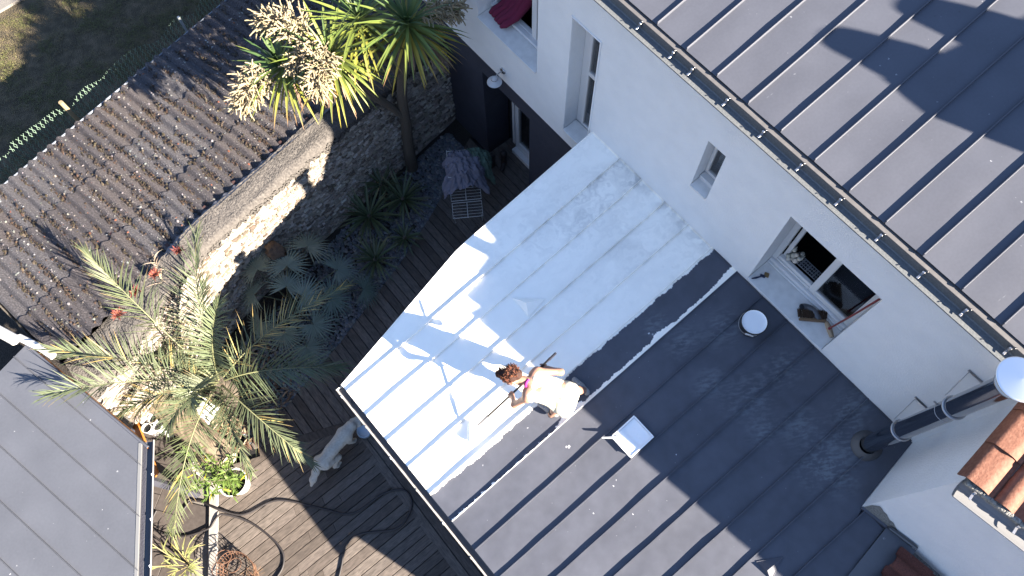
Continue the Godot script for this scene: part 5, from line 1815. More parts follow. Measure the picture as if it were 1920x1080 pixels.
# ---------------------------------------------------------------- palms
func frond(t: Node3D, base: Vector3, ctrl: Vector3, tip: Vector3, leaf: float, tone: Color, roll := 0.0, dry := 0.0) -> void:
	var g := MB.new()
	var pts := []
	var rad := []
	var n := 40
	for k in n + 1:
		var f := float(k) / n
		pts.append(base.lerp(ctrl, f).lerp(ctrl.lerp(tip, f), f))
		rad.append(lerpf(0.018, 0.003, pow(f, 0.7)))
	g.col = vary(tone.lerp(Color(0.20, 0.19, 0.10), 0.45), 0.1)
	g.tube(pts, rad, 6)
	for k in range(5, n + 1):
		for sgn in [-1.0, 1.0]:
			for dup in (1 if k % 2 else 2):
				var f: float = clampf((k + dup * 0.5 + (0.25 if sgn > 0 else 0.0)) / n, 0.0, 1.0)
				var a := int(f * n)
				var o: Vector3 = pts[a].lerp(pts[mini(a + 1, n)], f * n - a)
				var d: Vector3 = (pts[mini(a + 1, n)] - pts[maxi(a - 1, 0)]).normalized()
				var sd := d.cross(Vector3.UP).normalized()
				var up := sd.cross(d).normalized().rotated(d, roll)
				sd = sd.rotated(d, roll)
				var open := lerpf(1.15, 0.35, pow(f, 1.5)) + rng.randf_range(-0.13, 0.13)
				var dir = d * cos(open) + (sd * sgn * 0.80 + up * (0.55 + rng.randf_range(-0.18, 0.18))) * sin(open)
				var len_ := leaf * (0.55 + 0.62 * sin(PI * clampf(f * 0.92 + 0.10, 0, 1))) * rng.randf_range(0.85, 1.1)
				g.col = vary(tone, 0.16)
				if rng.randf() < dry: g.col = vary(Color(0.30, 0.235, 0.085), 0.2)
				var tc = null
				if rng.randf() < 0.15 + dry: tc = Color(0.24, 0.155, 0.06)
				g.blade(o, (dir + Vector3(rng.randfn(0, 0.07), rng.randfn(0, 0.07), rng.randfn(0, 0.07))).normalized(), len_ * rng.randf_range(0.8, 1.2), 0.0165, rng.randf_range(0.1, 0.7), 3, 0.12, tc, 0.3)
	part(t, "frond", g, M.leaf_dull)

func fan(t: Node3D, root: Vector3, c: Vector3, face_n: Vector3, r: float, tone: Color) -> void:
	# a palmate leaf: petiole, then stiff segments round an open arc, joined near the middle
	var g := MB.new()
	var mid := root.lerp(c, 0.55) + Vector3(0, 0.06, 0)
	g.col = Color(0.07, 0.08, 0.045)
	g.tube([root, mid, c], [0.014, 0.010, 0.007], 6)
	var nn := face_n.normalized()
	var fwd := (c - root)
	fwd = (fwd - nn * fwd.dot(nn)).normalized()
	var sd := fwd.cross(nn)
	var n := 26
	for k in n:
		var a := lerpf(-2.35, 2.35, (k + 0.5) / n) + rng.randf_range(-0.03, 0.03)
		var d := fwd * cos(a) + sd * sin(a)
		var len_ := r * (1.0 - 0.22 * pow(absf(a) / 2.35, 2.0)) * rng.randf_range(0.9, 1.06)
		g.col = vary(tone, 0.16)
		var b := g.v.size()
		var w := r * 0.030
		var s2 := d.cross(nn)
		var prof := [[0.03, 0.25], [0.30, 1.0], [0.55, 0.95], [0.80, 0.55], [1.0, 0.05]]
		for m in prof.size():
			var dist: float = prof[m][0] * len_
			var ww: float = w * prof[m][1]
			var o := c + d * dist + nn * (0.10 * dist - 0.34 * dist * dist / r)
			g.vert(o - s2 * ww + nn * ww * 0.45, (nn + s2 * 0.5).normalized())
			g.vert(o, nn)
			g.vert(o + s2 * ww + nn * ww * 0.45, (nn - s2 * 0.5).normalized())
		for m in prof.size() - 1:
			var q := b + 3 * m
			g.tri(q, q + 1, q + 4); g.tri(q, q + 4, q + 3); g.tri(q + 1, q + 2, q + 5); g.tri(q + 1, q + 5, q + 4)
	part(t, "fan_leaf", g, M.leaf_dull)

func make_palms() -> void:
	# feather palm by the canopy: targets read from the photograph as points in the garden
	var base := Vector3(-5.22, -0.04, 6.15)
	var t := thing("feather_palm", "feather palm with arching grey-green fronds beside the grey canopy", "palm", base)
	var g := MB.new()
	g.tube([base, base + Vector3(0.0, 0.4, -0.02), base + Vector3(0.02, 0.8, -0.05), base + Vector3(0.05, 1.25, -0.1)], [0.17, 0.16, 0.15, 0.09], 14)
	for k in 26:
		var az := k * 2.399
		var y := 0.15 + 0.036 * k
		var o := base + Vector3(cos(az) * 0.12, y, sin(az) * 0.12)
		g.tube([o, o + Vector3(cos(az) * 0.07, 0.13, sin(az) * 0.07)], [0.035, 0.012], 6)
	part(t, "trunk", g, M.bark)
	var c := base + Vector3(0.05, 1.2, -0.1)
	var tone := Color(0.078, 0.097, 0.050)
	var list := [
		[Vector3(-6.53, 2.60, 4.95), 0.9, 0.46, 0.0],       # up over the wall
		[Vector3(-7.15, 2.75, 6.26), 0.9, 0.46, 0.0],
		[Vector3(-6.27, 2.65, 7.31), 0.8, 0.42, 0.15],
		[Vector3(-5.68, 2.72, 7.59), 0.9, 0.46, 0.0],
		[Vector3(-4.27, 0.90, 4.51), 0.8, 0.52, 0.0],
		[Vector3(-5.30, 1.00, 3.66), 0.9, 0.42, 0.30],
		[Vector3(-3.38, 0.80, 5.68), 0.85, 0.42, 0.05],
		[Vector3(-3.85, 0.90, 6.42), 0.6, 0.34, 0.0],
		[Vector3(-3.76, 1.00, 7.70), 0.9, 0.42, 0.05],
		[Vector3(-5.35, 2.75, 5.25), 0.6, 0.40, 0.0],
		[Vector3(-5.60, 1.35, 7.30), 0.55, 0.42, 0.15],
		[Vector3(-4.60, 2.20, 6.35), 0.9, 0.36, 0.0],
		[Vector3(-4.75, 1.80, 6.85), 0.7, 0.36, 0.0],
		[Vector3(-6.10, 1.40, 6.50), 0.6, 0.40, 0.0],
		[Vector3(-5.95, 2.35, 5.30), 0.7, 0.38, 0.0]]
	for f in list:
		var tip: Vector3 = f[0]
		var ctrl := c.lerp(tip, 0.42) + Vector3(0, f[1] * 0.75, 0)
		frond(t, c + (tip - c).normalized() * 0.05, ctrl, tip, f[2], vary(tone, 0.08), rng.randf_range(-0.5, 0.5), f[3])
	# a withered frond drooping over the wall
	var w := MB.new()
	for k in 46:
		w.col = vary(Color(0.34, 0.27, 0.20), 0.2)
		var o := Vector3(-6.75, 2.50, 5.60).lerp(Vector3(-6.15, 2.10, 5.85), k / 46.0)
		w.blade(o, Vector3(rng.randfn(-0.4, 0.5), rng.randfn(0.1, 0.4), rng.randfn(0.2, 0.6)), rng.randf_range(0.15, 0.34), 0.012, rng.randf_range(1.0, 3.0), 5, 0.1)
	part(t, "withered_frond", w, M.leaf_dull)
	# blue fan palm
	var fb := Vector3(-5.92, -0.04, 4.52)
	t = thing("fan_palm", "blue-green fan palm clump between stone wall and deck", "palm", fb)
	g = MB.new()
	g.tube([fb, fb + Vector3(0, 0.3, 0), fb + Vector3(0, 0.48, 0)], [0.12, 0.11, 0.07], 12)
	part(t, "stem", g, M.bark)
	var blue := Color(0.088, 0.120, 0.098)
	var top := fb + Vector3(0, 0.45, 0)
	for f in [[Vector3(-6.36, 1.18, 4.62), Vector3(-0.1, 1, 0.25), 0.42], [Vector3(-6.08, 1.22, 4.22), Vector3(0.1, 1, -0.2), 0.44], [Vector3(-5.92, 0.98, 4.42), Vector3(0.3, 1, 0.2), 0.42], [Vector3(-6.20, 0.85, 4.90), Vector3(-0.2, 1, 0.4), 0.40], [Vector3(-6.22, 1.10, 3.78), Vector3(-0.1, 1, -0.4), 0.48], [Vector3(-5.70, 0.85, 3.62), Vector3(0.2, 1, -0.4), 0.46], [Vector3(-5.42, 0.70, 3.98), Vector3(0.6, 1, -0.3), 0.46], [Vector3(-5.28, 0.62, 4.45), Vector3(0.7, 1, 0.1), 0.46], [Vector3(-5.45, 0.62, 4.90), Vector3(0.5, 1, 0.5), 0.44], [Vector3(-5.85, 0.62, 5.10), Vector3(0, 1, 0.7), 0.42], [Vector3(-5.62, 0.95, 4.30), Vector3(0.4, 1, 0.0), 0.42], [Vector3(-5.35, 0.40, 3.45), Vector3(0.5, 0.8, -0.5), 0.42], [Vector3(-6.45, 0.75, 4.15), Vector3(-0.5, 1, 0), 0.40], [Vector3(-5.10, 0.42, 4.75), Vector3(0.6, 0.9, 0.3), 0.40]]:
		fan(t, top, f[0], f[1], f[2], vary(blue, 0.12))
	# red-leaved stonecrop on the wall head
	var k2 := 0
	for c2 in [Vector3(-6.62, 2.38, 5.30), Vector3(-6.52, 2.36, 5.75), Vector3(-6.48, 2.34, 6.10), Vector3(-6.35, 2.30, 6.45)]:
		g = MB.new()
		for i in 70:
			g.col = vary([Color(0.15, 0.035, 0.025), Color(0.22, 0.07, 0.04), Color(0.10, 0.03, 0.03)][i % 3], 0.25)
			var o: Vector3 = c2 + Vector3(rng.randfn(0, 0.012), rng.randf_range(0, 0.02), rng.randfn(0, 0.015))
			g.blade(o, Vector3(rng.randfn(0, 0.7), 0.7, rng.randfn(0, 0.7)), rng.randf_range(0.05, 0.12), 0.022, 0.4, 2, 0.2)
		single("stonecrop", g, M.leaf_dull, ["red stonecrop tuft at the upright frond on the wall head", "red stonecrop tuft in the middle of the wall head under the palm", "red stonecrop tuft below the withered frond on the wall", "red stonecrop tuft on the wall nearest the white pipe"][k2], "plant", "stonecrop on the wall head")
		k2 += 1

# ---------------------------------------------------------------- small things
func smooth_path(p: Array, n: int) -> Array:
	var c := Curve3D.new()
	for k in p.size():
		var a: Vector3 = p[mini(k + 1, p.size() - 1)] - p[maxi(k - 1, 0)]
		c.add_point(p[k], -a / 6.0, a / 6.0)
	var out := []
	for k in n + 1: out.append(c.sample_baked(c.get_baked_length() * k / n, true))
	return out

func make_small_things() -> void:
	var g: MB
	# paint bucket
	var b := Vector3(-0.545, roof_y(0.365) , 0.365)
	var t := thing("paint_bucket", "black paint bucket full of white paint on the unpainted roof", "bucket", b)
	g = MB.new()
	g.lathe([Vector2(0.0, 0.0), Vector2(0.125, 0.0), Vector2(0.132, 0.03), Vector2(0.148, 0.235), Vector2(0.156, 0.24), Vector2(0.156, 0.25), Vector2(0.145, 0.25), Vector2(0.141, 0.20), Vector2(0.13, 0.10)], 40, b, Basis(Vector3.RIGHT, 0.12))
	part(t, "pail", g, M.black)
	g = MB.new()
	g.lathe([Vector2(0.0, 0.234), Vector2(0.10, 0.234), Vector2(0.128, 0.236), Vector2(0.136, 0.243), Vector2(0.146, 0.2505)], 40, b, Basis(Vector3.RIGHT, 0.12))
	part(t, "white_paint", g, M.paint)
	g = MB.new()
	var ring := []
	for k in 17: ring.append(b + Basis(Vector3.RIGHT, 0.12) * (Vector3(cos(PI * k / 16.0) * 0.160, 0.23 - sin(PI * k / 16.0) * 0.085, sin(PI * k / 16.0) * 0.165)).rotated(Vector3.UP, -0.6))
	g.tube(ring, 0.003, 5)
	part(t, "handle", g, M.steel_dull)
	g = MB.new()
	g.cbox(b + Vector3(0.07, 0.16, 0.155), Vector3(0.10, 0.05, 0.006), 0.002, Basis(Vector3.UP, 0.55) * Basis(Vector3.RIGHT, 0.1))
	part(t, "label", g, M.paint)
	# paint tray with a brush across its corner
	var ry := Basis(Vector3.RIGHT, 0.176)
	var tc := Vector3(-0.50, roof_y(2.29) + 0.002, 2.29)
	t = thing("paint_tray", "white paint tray full of paint lying at the edge of the shade", "paint tray", tc)
	g = MB.new()
	var hw := 0.155
	var hl := 0.175
	var bas := Basis(Vector3.UP, 0.02) * ry
	var corner := func(x: float, y: float, z: float) -> Vector3: return tc + bas * Vector3(x, y, z)
	for e in [[-hw, 0, 0.006, 0.075, 2 * hl], [hw, 0, 0.006, 0.075, 2 * hl]]: g.cbox(corner.call(e[0], 0.0385, 0), Vector3(0.006, 0.075, 2 * hl), 0.002, bas)
	for z in [-hl, hl]: g.cbox(corner.call(0, 0.0385, z), Vector3(2 * hw - 0.007, 0.074, 0.006), 0.002, bas)
	g.cbox(corner.call(0, 0.005, 0), Vector3(2 * hw - 0.007, 0.005, 2 * hl - 0.007), 0.001, bas)
	for e in [[-hw, 0.0], [hw, 0.0]]: g.cbox(corner.call(e[0] * 1.04, 0.077, 0), Vector3(0.018, 0.004, 2 * hl + 0.02), 0.001, bas)
	for z in [-hl, hl]: g.cbox(corner.call(0, 0.0765, z * 1.03), Vector3(2 * hw - 0.008, 0.004, 0.016), 0.001, bas)
	part(t, "tray", g, M.paint)
	g = MB.new()
	var pn := noise(170, 7.0, 3)
	g.grid(20, 20, func(a, c):
		var x := lerpf(-hw + 0.006, hw - 0.006, a)
		var z := lerpf(-hl + 0.006, hl - 0.006, c)
		return [corner.call(x, 0.045 + 0.004 * pn.get_noise_2d(x * 6.0, z * 6.0) + 0.018 * smoothstep(0.0, 0.06, z), z), Vector2(a, c)])
	part(t, "white_paint", g, M.paint)
	t = thing("paint_brush", "paint-caked brush lying over the corner of the paint tray", "paint brush", corner.call(-hw, 0.08, hl))
	g = MB.new()
	g.tube([corner.call(-hw - 0.075, 0.098, hl + 0.10), corner.call(-hw - 0.03, 0.094, hl + 0.05), corner.call(-hw + 0.02, 0.088, hl - 0.01)], [0.010, 0.012, 0.016], 8)
	part(t, "brush_handle", g, mat(Color(0.55, 0.55, 0.55), 0.5))
	g = MB.new()
	g.cbox(corner.call(-hw + 0.05, 0.083, hl - 0.045), Vector3(0.05, 0.016, 0.07), 0.006, bas * Basis(Vector3.UP, -0.75))
	part(t, "bristles", g, mat(Color(0.36, 0.38, 0.40), 0.8))
	# things on the big window's sill
	var sy := 3.60
	t = thing("paint_brush", "flat blue-handled paint brush lying on the wide window sill", "paint brush", Vector3(-0.9, sy, -0.1))
	g = MB.new()
	g.tube([Vector3(-0.955, sy + 0.014, 0.0), Vector3(-0.93, sy + 0.014, -0.045), Vector3(-0.905, sy + 0.014, -0.10)], [0.008, 0.013, 0.009], 8, true, 0.6)
	part(t, "brush_handle", g, mat(Color(0.008, 0.018, 0.06), 0.35))
	g = MB.new()
	g.cbox(Vector3(-0.893, sy + 0.014, -0.125), Vector3(0.062, 0.018, 0.035), 0.003, Basis(Vector3.UP, 0.45))
	part(t, "ferrule", g, mat(Color(0.010, 0.020, 0.055), 0.35))
	g = MB.new()
	g.cbox(Vector3(-0.872, sy + 0.014, -0.172), Vector3(0.058, 0.014, 0.062), 0.004, Basis(Vector3.UP, 0.45))
	part(t, "bristles", g, mat(Color(0.20, 0.13, 0.055), 0.9))
	g = MB.new()
	g.tube(smooth_path([Vector3(-0.315, sy + 0.07, -0.155), Vector3(-0.29, sy + 0.055, -0.20), Vector3(-0.22, sy + 0.05, -0.235), Vector3(-0.15, sy + 0.05, -0.225), Vector3(-0.08, sy + 0.05, -0.19)], 14), 0.040, 16, false)
	g.tube(smooth_path([Vector3(-0.315, sy + 0.07, -0.155), Vector3(-0.29, sy + 0.055, -0.20), Vector3(-0.22, sy + 0.05, -0.235), Vector3(-0.15, sy + 0.05, -0.225), Vector3(-0.08, sy + 0.05, -0.19)], 14), 0.035, 16, false)
	single("pipe_elbow", g, mat(Color(0.075, 0.08, 0.09), 0.45), "dark grey plastic pipe elbow lying on the wide window sill", "pipe fitting")
	# broom head
	t = thing("floor_brush", "brown bristle floor brush lying on the wide window sill", "brush", Vector3(-0.15, sy, -0.17))
	g = MB.new()
	var h0 := Vector3(-0.26, sy + 0.055, -0.045)
	var h1 := Vector3(-0.03, sy + 0.055, -0.275)
	var hd := (h1 - h0).normalized()
	g.cbox((h0 + h1) / 2 + Vector3(0.02, 0.0, 0.02), Vector3(0.032, 0.055, 0.31), 0.008, Basis(Vector3.UP, atan2(hd.x, hd.z)))
	part(t, "block", g, mat(Color(0.12, 0.075, 0.04), 0.7))
	g = MB.new()
	for k in 360:
		var o := h0.lerp(h1, rng.randf()) + Vector3(0, rng.randf_range(-0.02, 0.022), 0)
		g.col = vary(Color(0.075, 0.043, 0.024), 0.35)
		g.tube([o, o + Vector3(-0.065, rng.randf_range(-0.01, 0.018), -0.065) * rng.randf_range(0.8, 1.1) + Vector3(rng.randfn(0, 0.006), 0, rng.randfn(0, 0.006))], [0.0035, 0.0025], 3, false)
	part(t, "bristles", g, M.veg)
	# broom with red handle, standing on its wooden head
	t = thing("broom", "broom with red handle and pale wooden head leaning in the window corner", "broom", Vector3(0.08, sy, -0.2))
	g = MB.new()
	g.tube([Vector3(-0.01, sy + 0.025, -0.262), Vector3(0.05, sy + 0.025, -0.235), Vector3(0.10, sy + 0.025, -0.205), Vector3(0.165, sy + 0.025, -0.165)], [0.024, 0.036, 0.034, 0.026], 12, true, 0.6)
	part(t, "head", g, mat(Color(0.36, 0.27, 0.18), 0.7))
	g = MB.new()
	g.tube([Vector3(0.07, sy + 0.03, -0.215), Vector3(0.125, 4.35, -0.13), Vector3(0.170, 5.02, -0.07)], 0.011, 10)
	part(t, "handle", g, mat(Color(0.20, 0.028, 0.022), 0.45))
	g = MB.new()
	g.tube([Vector3(0.07, sy + 0.03, -0.215), Vector3(0.074, sy + 0.075, -0.209)], 0.016, 10)
	part(t, "collar", g, mat(Color(0.25, 0.015, 0.03), 0.5))
	# garlic-like white bunch and grey rack inside the window
	t = thing("garlic_bunch", "bunch of white garlic bulbs at the open window's left corner", "garlic", Vector3(-0.82, 3.82, -0.42))
	for k in 17:
		g = MB.new()
		var o := Vector3(-0.84 + rng.randf_range(-0.08, 0.13), 3.84 + rng.randf_range(-0.05, 0.14), -0.47 + rng.randf_range(-0.08, 0.06))
		var r := rng.randf_range(0.026, 0.040)
		g.col = vary(Color(0.46, 0.44, 0.38), 0.12)
		g.lathe([Vector2(0, -r * 0.8), Vector2(r * 0.7, -r * 0.7), Vector2(r, -0.1 * r), Vector2(r * 0.75, r * 0.55), Vector2(r * 0.25, r * 0.95), Vector2(r * 0.12, r * 1.5)], 12, o, Basis(Vector3(rng.randf() - 0.5, 0.2, rng.randf() - 0.5).normalized(), rng.randf_range(0, 1.5)))
		part(t, "bulb", g, M.veg)
	t = thing("dish_rack", "grey slotted plastic rack just inside the open window", "rack", Vector3(-0.6, 3.82, -0.42))
	g = MB.new()
	for k in 13: g.cbox(Vector3(-0.79 + 0.033 * k, 3.80, -0.52), Vector3(0.010 if k % 3 else 0.022, 0.010, 0.13), 0.001)
	for z in [-0.58, -0.54, -0.50, -0.46]: g.cbox(Vector3(-0.59, 3.799, z), Vector3(0.42, 0.009, 0.008), 0.001)
	part(t, "grid", g, mat(Color(0.19, 0.20, 0.22), 0.5))
	g = MB.new()
	for x in [-0.805, -0.375]: g.cbox(Vector3(x, 3.785, -0.52), Vector3(0.014, 0.06, 0.15), 0.002)
	part(t, "side", g, mat(Color(0.19, 0.20, 0.22), 0.5))
	# drying rack with a heap of laundry
	var rb := Vector3(-5.72, 0, 1.25)
	t = thing("drying_rack", "white wire drying rack standing on the dark deck by the house", "drying rack", rb)
	var ax := Vector3(0.83, 0, 0.56).normalized()
	var az := Vector3(-0.56, 0, 0.83).normalized() * -1.0
	var Q := func(a: float, c: float, y: float) -> Vector3: return Vector3(-6.28, y, 0.90) + ax * a + az * c
	for tier in [[0.0, 0.52, 0.95], [0.50, 0.80, 0.62], [0.72, 1.02, 0.40]]:
		g = MB.new()
		var a0: float = tier[0]
		var a1: float = tier[1]
		var y: float = tier[2]
		g.tube([Q.call(a0, 0, y), Q.call(a0, 0.52, y), Q.call(a1, 0.52, y), Q.call(a1, 0.0, y), Q.call(a0, 0, y)], 0.0055, 6)
		for k in range(1, 5):
			var a := lerpf(a0, a1, k / 5.0)
			g.tube([Q.call(a, 0, y), Q.call(a, 0.52, y)], 0.003, 5)
		g.tube([Q.call(a0, 0.26, y - 0.012), Q.call(a1, 0.26, y - 0.012)], 0.006, 5)
		part(t, "wire_shelf", g, mat(Color(0.55, 0.58, 0.60), 0.4))
	for e in [[0.0, 0.0, 1.0], [0.0, 0.52, 1.0], [1.0, 0.02, 0.42], [1.0, 0.50, 0.42]]:
		g = MB.new()
		g.tube([Q.call(e[0], e[1], e[2] - 0.02), Q.call(e[0] * 0.9, e[1], 0.0)], 0.008, 6)
		part(t, "leg", g, mat(Color(0.35, 0.37, 0.39), 0.4))
	var cn := noise(171, 2.6, 3)
	for job in [["laundry", Color(0.135, 0.135, 0.175), 0.27, Vector2(0.33, 0.28), 1.10, "heap of grey-lilac laundry piled on the wire drying rack"], ["towel", Color(0.085, 0.135, 0.105), 0.20, Vector2(0.20, 0.50), 1.03, "pale green towel under the grey laundry on the rack"]]:
		g = MB.new()
		var cc: Vector3 = Q.call(job[3].x, job[3].y, job[4])
		g.grid(64, 64, func(a, c):
			var u = a * 2.0 - 1.0
			var w = c * 2.0 - 1.0
			var rr := sqrt(u * u + w * w)
			var fold := sin((u * 1.3 + w * 0.5) * 9.0 + 2.5 * cn.get_noise_2d(u, w)) * 0.026 + sin((w * 1.5 - u * 0.6) * 13.0 + 4.0 * cn.get_noise_2d(u + 5.0, w)) * 0.016
			var rad: float = job[2] * 1.35 * (1.0 + 0.22 * cn.get_noise_2d(u * 0.6 + 3.0, w * 0.6))
			var y: float = 0.10 - 0.26 * rr * rr - 0.18 * maxf(0.0, rr - 0.75) + fold + 0.05 * cn.get_noise_2d(u * 1.1, w * 1.1 + 9.0)
			return [cc + ax * u * rad + az * w * rad + Vector3(0, y, 0), Vector2(a, c)])
		var cm := mat(job[1], 0.95)
		cm.cull_mode = BaseMaterial3D.CULL_DISABLED
		single(job[0], g, cm, job[5], "laundry" if job[0] == "laundry" else "towel")
	# boots by the door
	for k in 2:
		g = MB.new()
		var o: Vector3 = [Vector3(-6.02, 0.0, 0.14), Vector3(-5.92, 0.0, -0.06)][k]
		var toe: Vector3 = [Vector3(-0.02, 0.0, 0.17), Vector3(0.10, 0.0, 0.13)][k]
		var bones := [[o + Vector3(0, 0.06, 0), o + Vector3(0, 0.34, 0), 0.052, 0.068], [o + Vector3(0, 0.045, 0), o + toe + Vector3(0, 0.04, 0), 0.048, 0.042]]
		body(bones, 0.015, 0.03, g)
		single("rubber_boot", g, M.rubber, ["black boot standing nearer the drying rack by the door", "black boot standing against the white door frame"][k], "boot", "boots by the door")
	# bowl
	g = MB.new()
	g.lathe([Vector2(0.0, 0.012), Vector2(0.085, 0.012), Vector2(0.105, 0.05), Vector2(0.118, 0.055), Vector2(0.128, 0.0), Vector2(0.0, 0.0)], 32, Vector3(-3.50, 0.005, 4.83))
	single("dog_bowl", g, mat(Color(0.40, 0.52, 0.66), 0.3), "pale blue round bowl on the deck under the gutter", "bowl")
	# garden hose
	g = MB.new()
	var hp := [Vector3(-4.28, 0.03, 7.75), Vector3(-4.33, 0.03, 7.55), Vector3(-4.20, 0.03, 7.42), Vector3(-3.97, 0.085, 7.30), Vector3(-3.64, 0.022, 7.04), Vector3(-3.48, 0.022, 6.51), Vector3(-2.96, 0.022, 6.06), Vector3(-2.57, 0.022, 5.72), Vector3(-2.50, 0.022, 5.16), Vector3(-2.32, 0.022, 4.88), Vector3(-2.06, 0.022, 4.95), Vector3(-1.95, 0.022, 5.31), Vector3(-2.22, 0.022, 5.76), Vector3(-2.25, 0.022, 6.04), Vector3(-1.95, 0.022, 6.39), Vector3(-1.6, 0.022, 6.9)]
	g.tube(smooth_path(hp, 150), 0.017, 8)
	single("garden_hose", g, M.rubber, "dark garden hose looping across the shaded deck towards the eave", "hose")
	g = MB.new()
	hp = [Vector3(-4.55, 0.03, 8.05), Vector3(-4.36, 0.03, 8.22), Vector3(-3.97, 0.03, 7.94), Vector3(-3.79, 0.055, 7.52), Vector3(-3.85, 0.085, 7.30), Vector3(-3.46, 0.022, 7.01), Vector3(-2.93, 0.022, 6.86), Vector3(-2.67, 0.022, 6.91), Vector3(-2.54, 0.022, 7.11), Vector3(-2.5, 0.022, 7.5), Vector3(-2.7, 0.022, 8.0)]
	g.tube(smooth_path(hp, 110), 0.0165, 8)
	single("garden_hose", g, M.rubber, "dark garden hose arcing over tiles and the sunlit deck", "hose")
	g = MB.new()
	var lp := []
	for k in 40: lp.append(Vector3(-4.62 + 0.20 * cos(TAU * k / 26.0), 0.03 + 0.0005 * k, 7.42 + 0.17 * sin(TAU * k / 26.0)))
	g.tube(lp, 0.014, 8)
	single("cable_coil", g, M.rubber, "small dark coil of cable on the tiles by the log", "cable")
	# rusty wire baskets at the frame's lower edge
	t = thing("wire_basket", "low rusty wire basket on the sunlit deck at the edging strip", "basket", Vector3(-2.95, 0, 7.45))
	var rust := mat(Color(0.10, 0.05, 0.03), 0.85)
	for k in 4:
		g = MB.new()
		var o: Vector3 = [Vector3(-3.22, 0.30, 7.52), Vector3(-3.02, 0.30, 7.46), Vector3(-2.88, 0.26, 7.62), Vector3(-3.14, 0.24, 7.70)][k]
		var loop := []
		for m in 21: loop.append(o + Vector3(0.10 * cos(TAU * m / 20.0), 0.05 * sin(TAU * m / 20.0 + k), 0.10 * sin(TAU * m / 20.0)))
		g.tube(loop, 0.006, 6, false)
		part(t, "hoop", g, rust)
	g = MB.new()
	for k in 34:
		var a := TAU * k / 34.0
		var c0 := Vector3(-2.92 + 0.26 * cos(a), 0.02, 7.50 + 0.20 * sin(a))
		var c1 := Vector3(-2.92 + 0.33 * cos(a + 0.3), 0.30, 7.50 + 0.26 * sin(a + 0.3))
		g.tube([c0, c1], 0.0045, 5)
	for y in [0.03, 0.12, 0.21, 0.30]:
		var loop := []
		for m in 31: loop.append(Vector3(-2.92 + (0.26 + 0.07 * y / 0.3) * cos(TAU * m / 30.0), y, 7.50 + (0.20 + 0.06 * y / 0.3) * sin(TAU * m / 30.0)))
		g.tube(loop, 0.006, 6, false)
	part(t, "basket", g, rust)
	g = MB.new()
	for k in 60:
		var a := rng.randf() * TAU
		var r := rng.randf_range(0.02, 0.12)
		var o := Vector3(-2.70 + r * cos(a), 0.30 + rng.randf_range(-0.04, 0.05), 7.34 + r * sin(a))
		g.col = vary(Color(0.13, 0.075, 0.045), 0.3)
		g.tube([o, o + Vector3(rng.randfn(0, 0.06), rng.randfn(0.02, 0.03), rng.randfn(0, 0.06)), o + Vector3(rng.randfn(0, 0.1), 0.01, rng.randfn(0, 0.1))], 0.004, 4)
	part(t, "wire_tangle", g, M.veg)
	# potted oleander
	var po := Vector3(-4.05, 0.0, 6.83)
	t = thing("potted_oleander", "leafy green shrub in a round white pot on the deck edging", "potted plant", po)
	g = MB.new()
	g.lathe([Vector2(0.0, 0.0), Vector2(0.15, 0.0), Vector2(0.205, 0.34), Vector2(0.222, 0.345), Vector2(0.222, 0.385), Vector2(0.200, 0.385), Vector2(0.19, 0.32), Vector2(0.0, 0.31)], 36, po)
	part(t, "pot", g, M.pvc)
	g = MB.new()
	g.lathe([Vector2(0.0, 0.335), Vector2(0.12, 0.33), Vector2(0.19, 0.322)], 24, po)
	part(t, "potting_soil", g, M.soil)
	var tips := [Vector3(-0.05, 0.85, -0.1), Vector3(-0.45, 0.75, 0.25), Vector3(-0.30, 0.95, 0.0), Vector3(-0.60, 0.70, 0.05), Vector3(0.15, 0.80, -0.15), Vector3(-0.15, 0.90, 0.30), Vector3(0.05, 0.70, 0.30), Vector3(-0.50, 0.60, 0.50), Vector3(-0.25, 0.62, 0.55), Vector3(0.25, 0.6, 0.05), Vector3(-0.75, 0.55, 0.25), Vector3(0.0, 1.0, 0.1), Vector3(-0.2, 0.8, -0.25), Vector3(0.2, 0.85, -0.35)]
	for e in tips:
		g = MB.new()
		var o := po + Vector3(rng.randfn(0, 0.05), 0.32, rng.randfn(0, 0.05))
		var tip: Vector3 = po + Vector3(e.x * 1.2, e.y * 0.95, e.z * 1.3)
		g.col = Color(0.09, 0.085, 0.05)
		var pts := smooth_path([o, o.lerp(tip, 0.5) + Vector3(0, 0.12, 0), tip], 8)
		g.tube(pts, 0.005, 5)
		for k in 26:
			var f := pow(rng.randf(), 0.6)
			var p: Vector3 = pts[int(f * 8)]
			g.col = vary(Color(0.085, 0.135, 0.028) if rng.randf() < 0.975 else Color(0.40, 0.33, 0.02), 0.25)
			var a := k * 2.399
			g.blade(p, Vector3(cos(a), rng.randf_range(0.1, 0.9), sin(a)), rng.randf_range(0.09, 0.16), 0.026, 0.5, 3, 0.15, null, 0.45)
		part(t, "branch", g, M.leaf)
	# bamboo-like seedling at the lower edge
	po = Vector3(-3.52, -0.0, 8.05)
	t = thing("reed_plant", "pale reed-like plant arching at the lower edge of the tiles", "plant", po)
	for k in 7:
		g = MB.new()
		var a := k * 0.9 + 0.3
		var tip := po + Vector3(0.40 * cos(a), 0.75 + 0.1 * (k % 3), 0.40 * sin(a))
		g.col = Color(0.22, 0.19, 0.09)
		var pts := smooth_path([po, po.lerp(tip, 0.5) + Vector3(0, 0.15, 0), tip], 8)
		g.tube(pts, 0.006, 5)
		for m in 9:
			g.col = vary(Color(0.20, 0.22, 0.085), 0.2)
			var b2 := a + rng.randfn(0, 0.7)
			g.blade(pts[2 + m % 7], Vector3(cos(b2), 0.45, sin(b2)), rng.randf_range(0.18, 0.34), 0.024, 0.9, 4, 0.15, Color(0.34, 0.29, 0.14), 0.35)
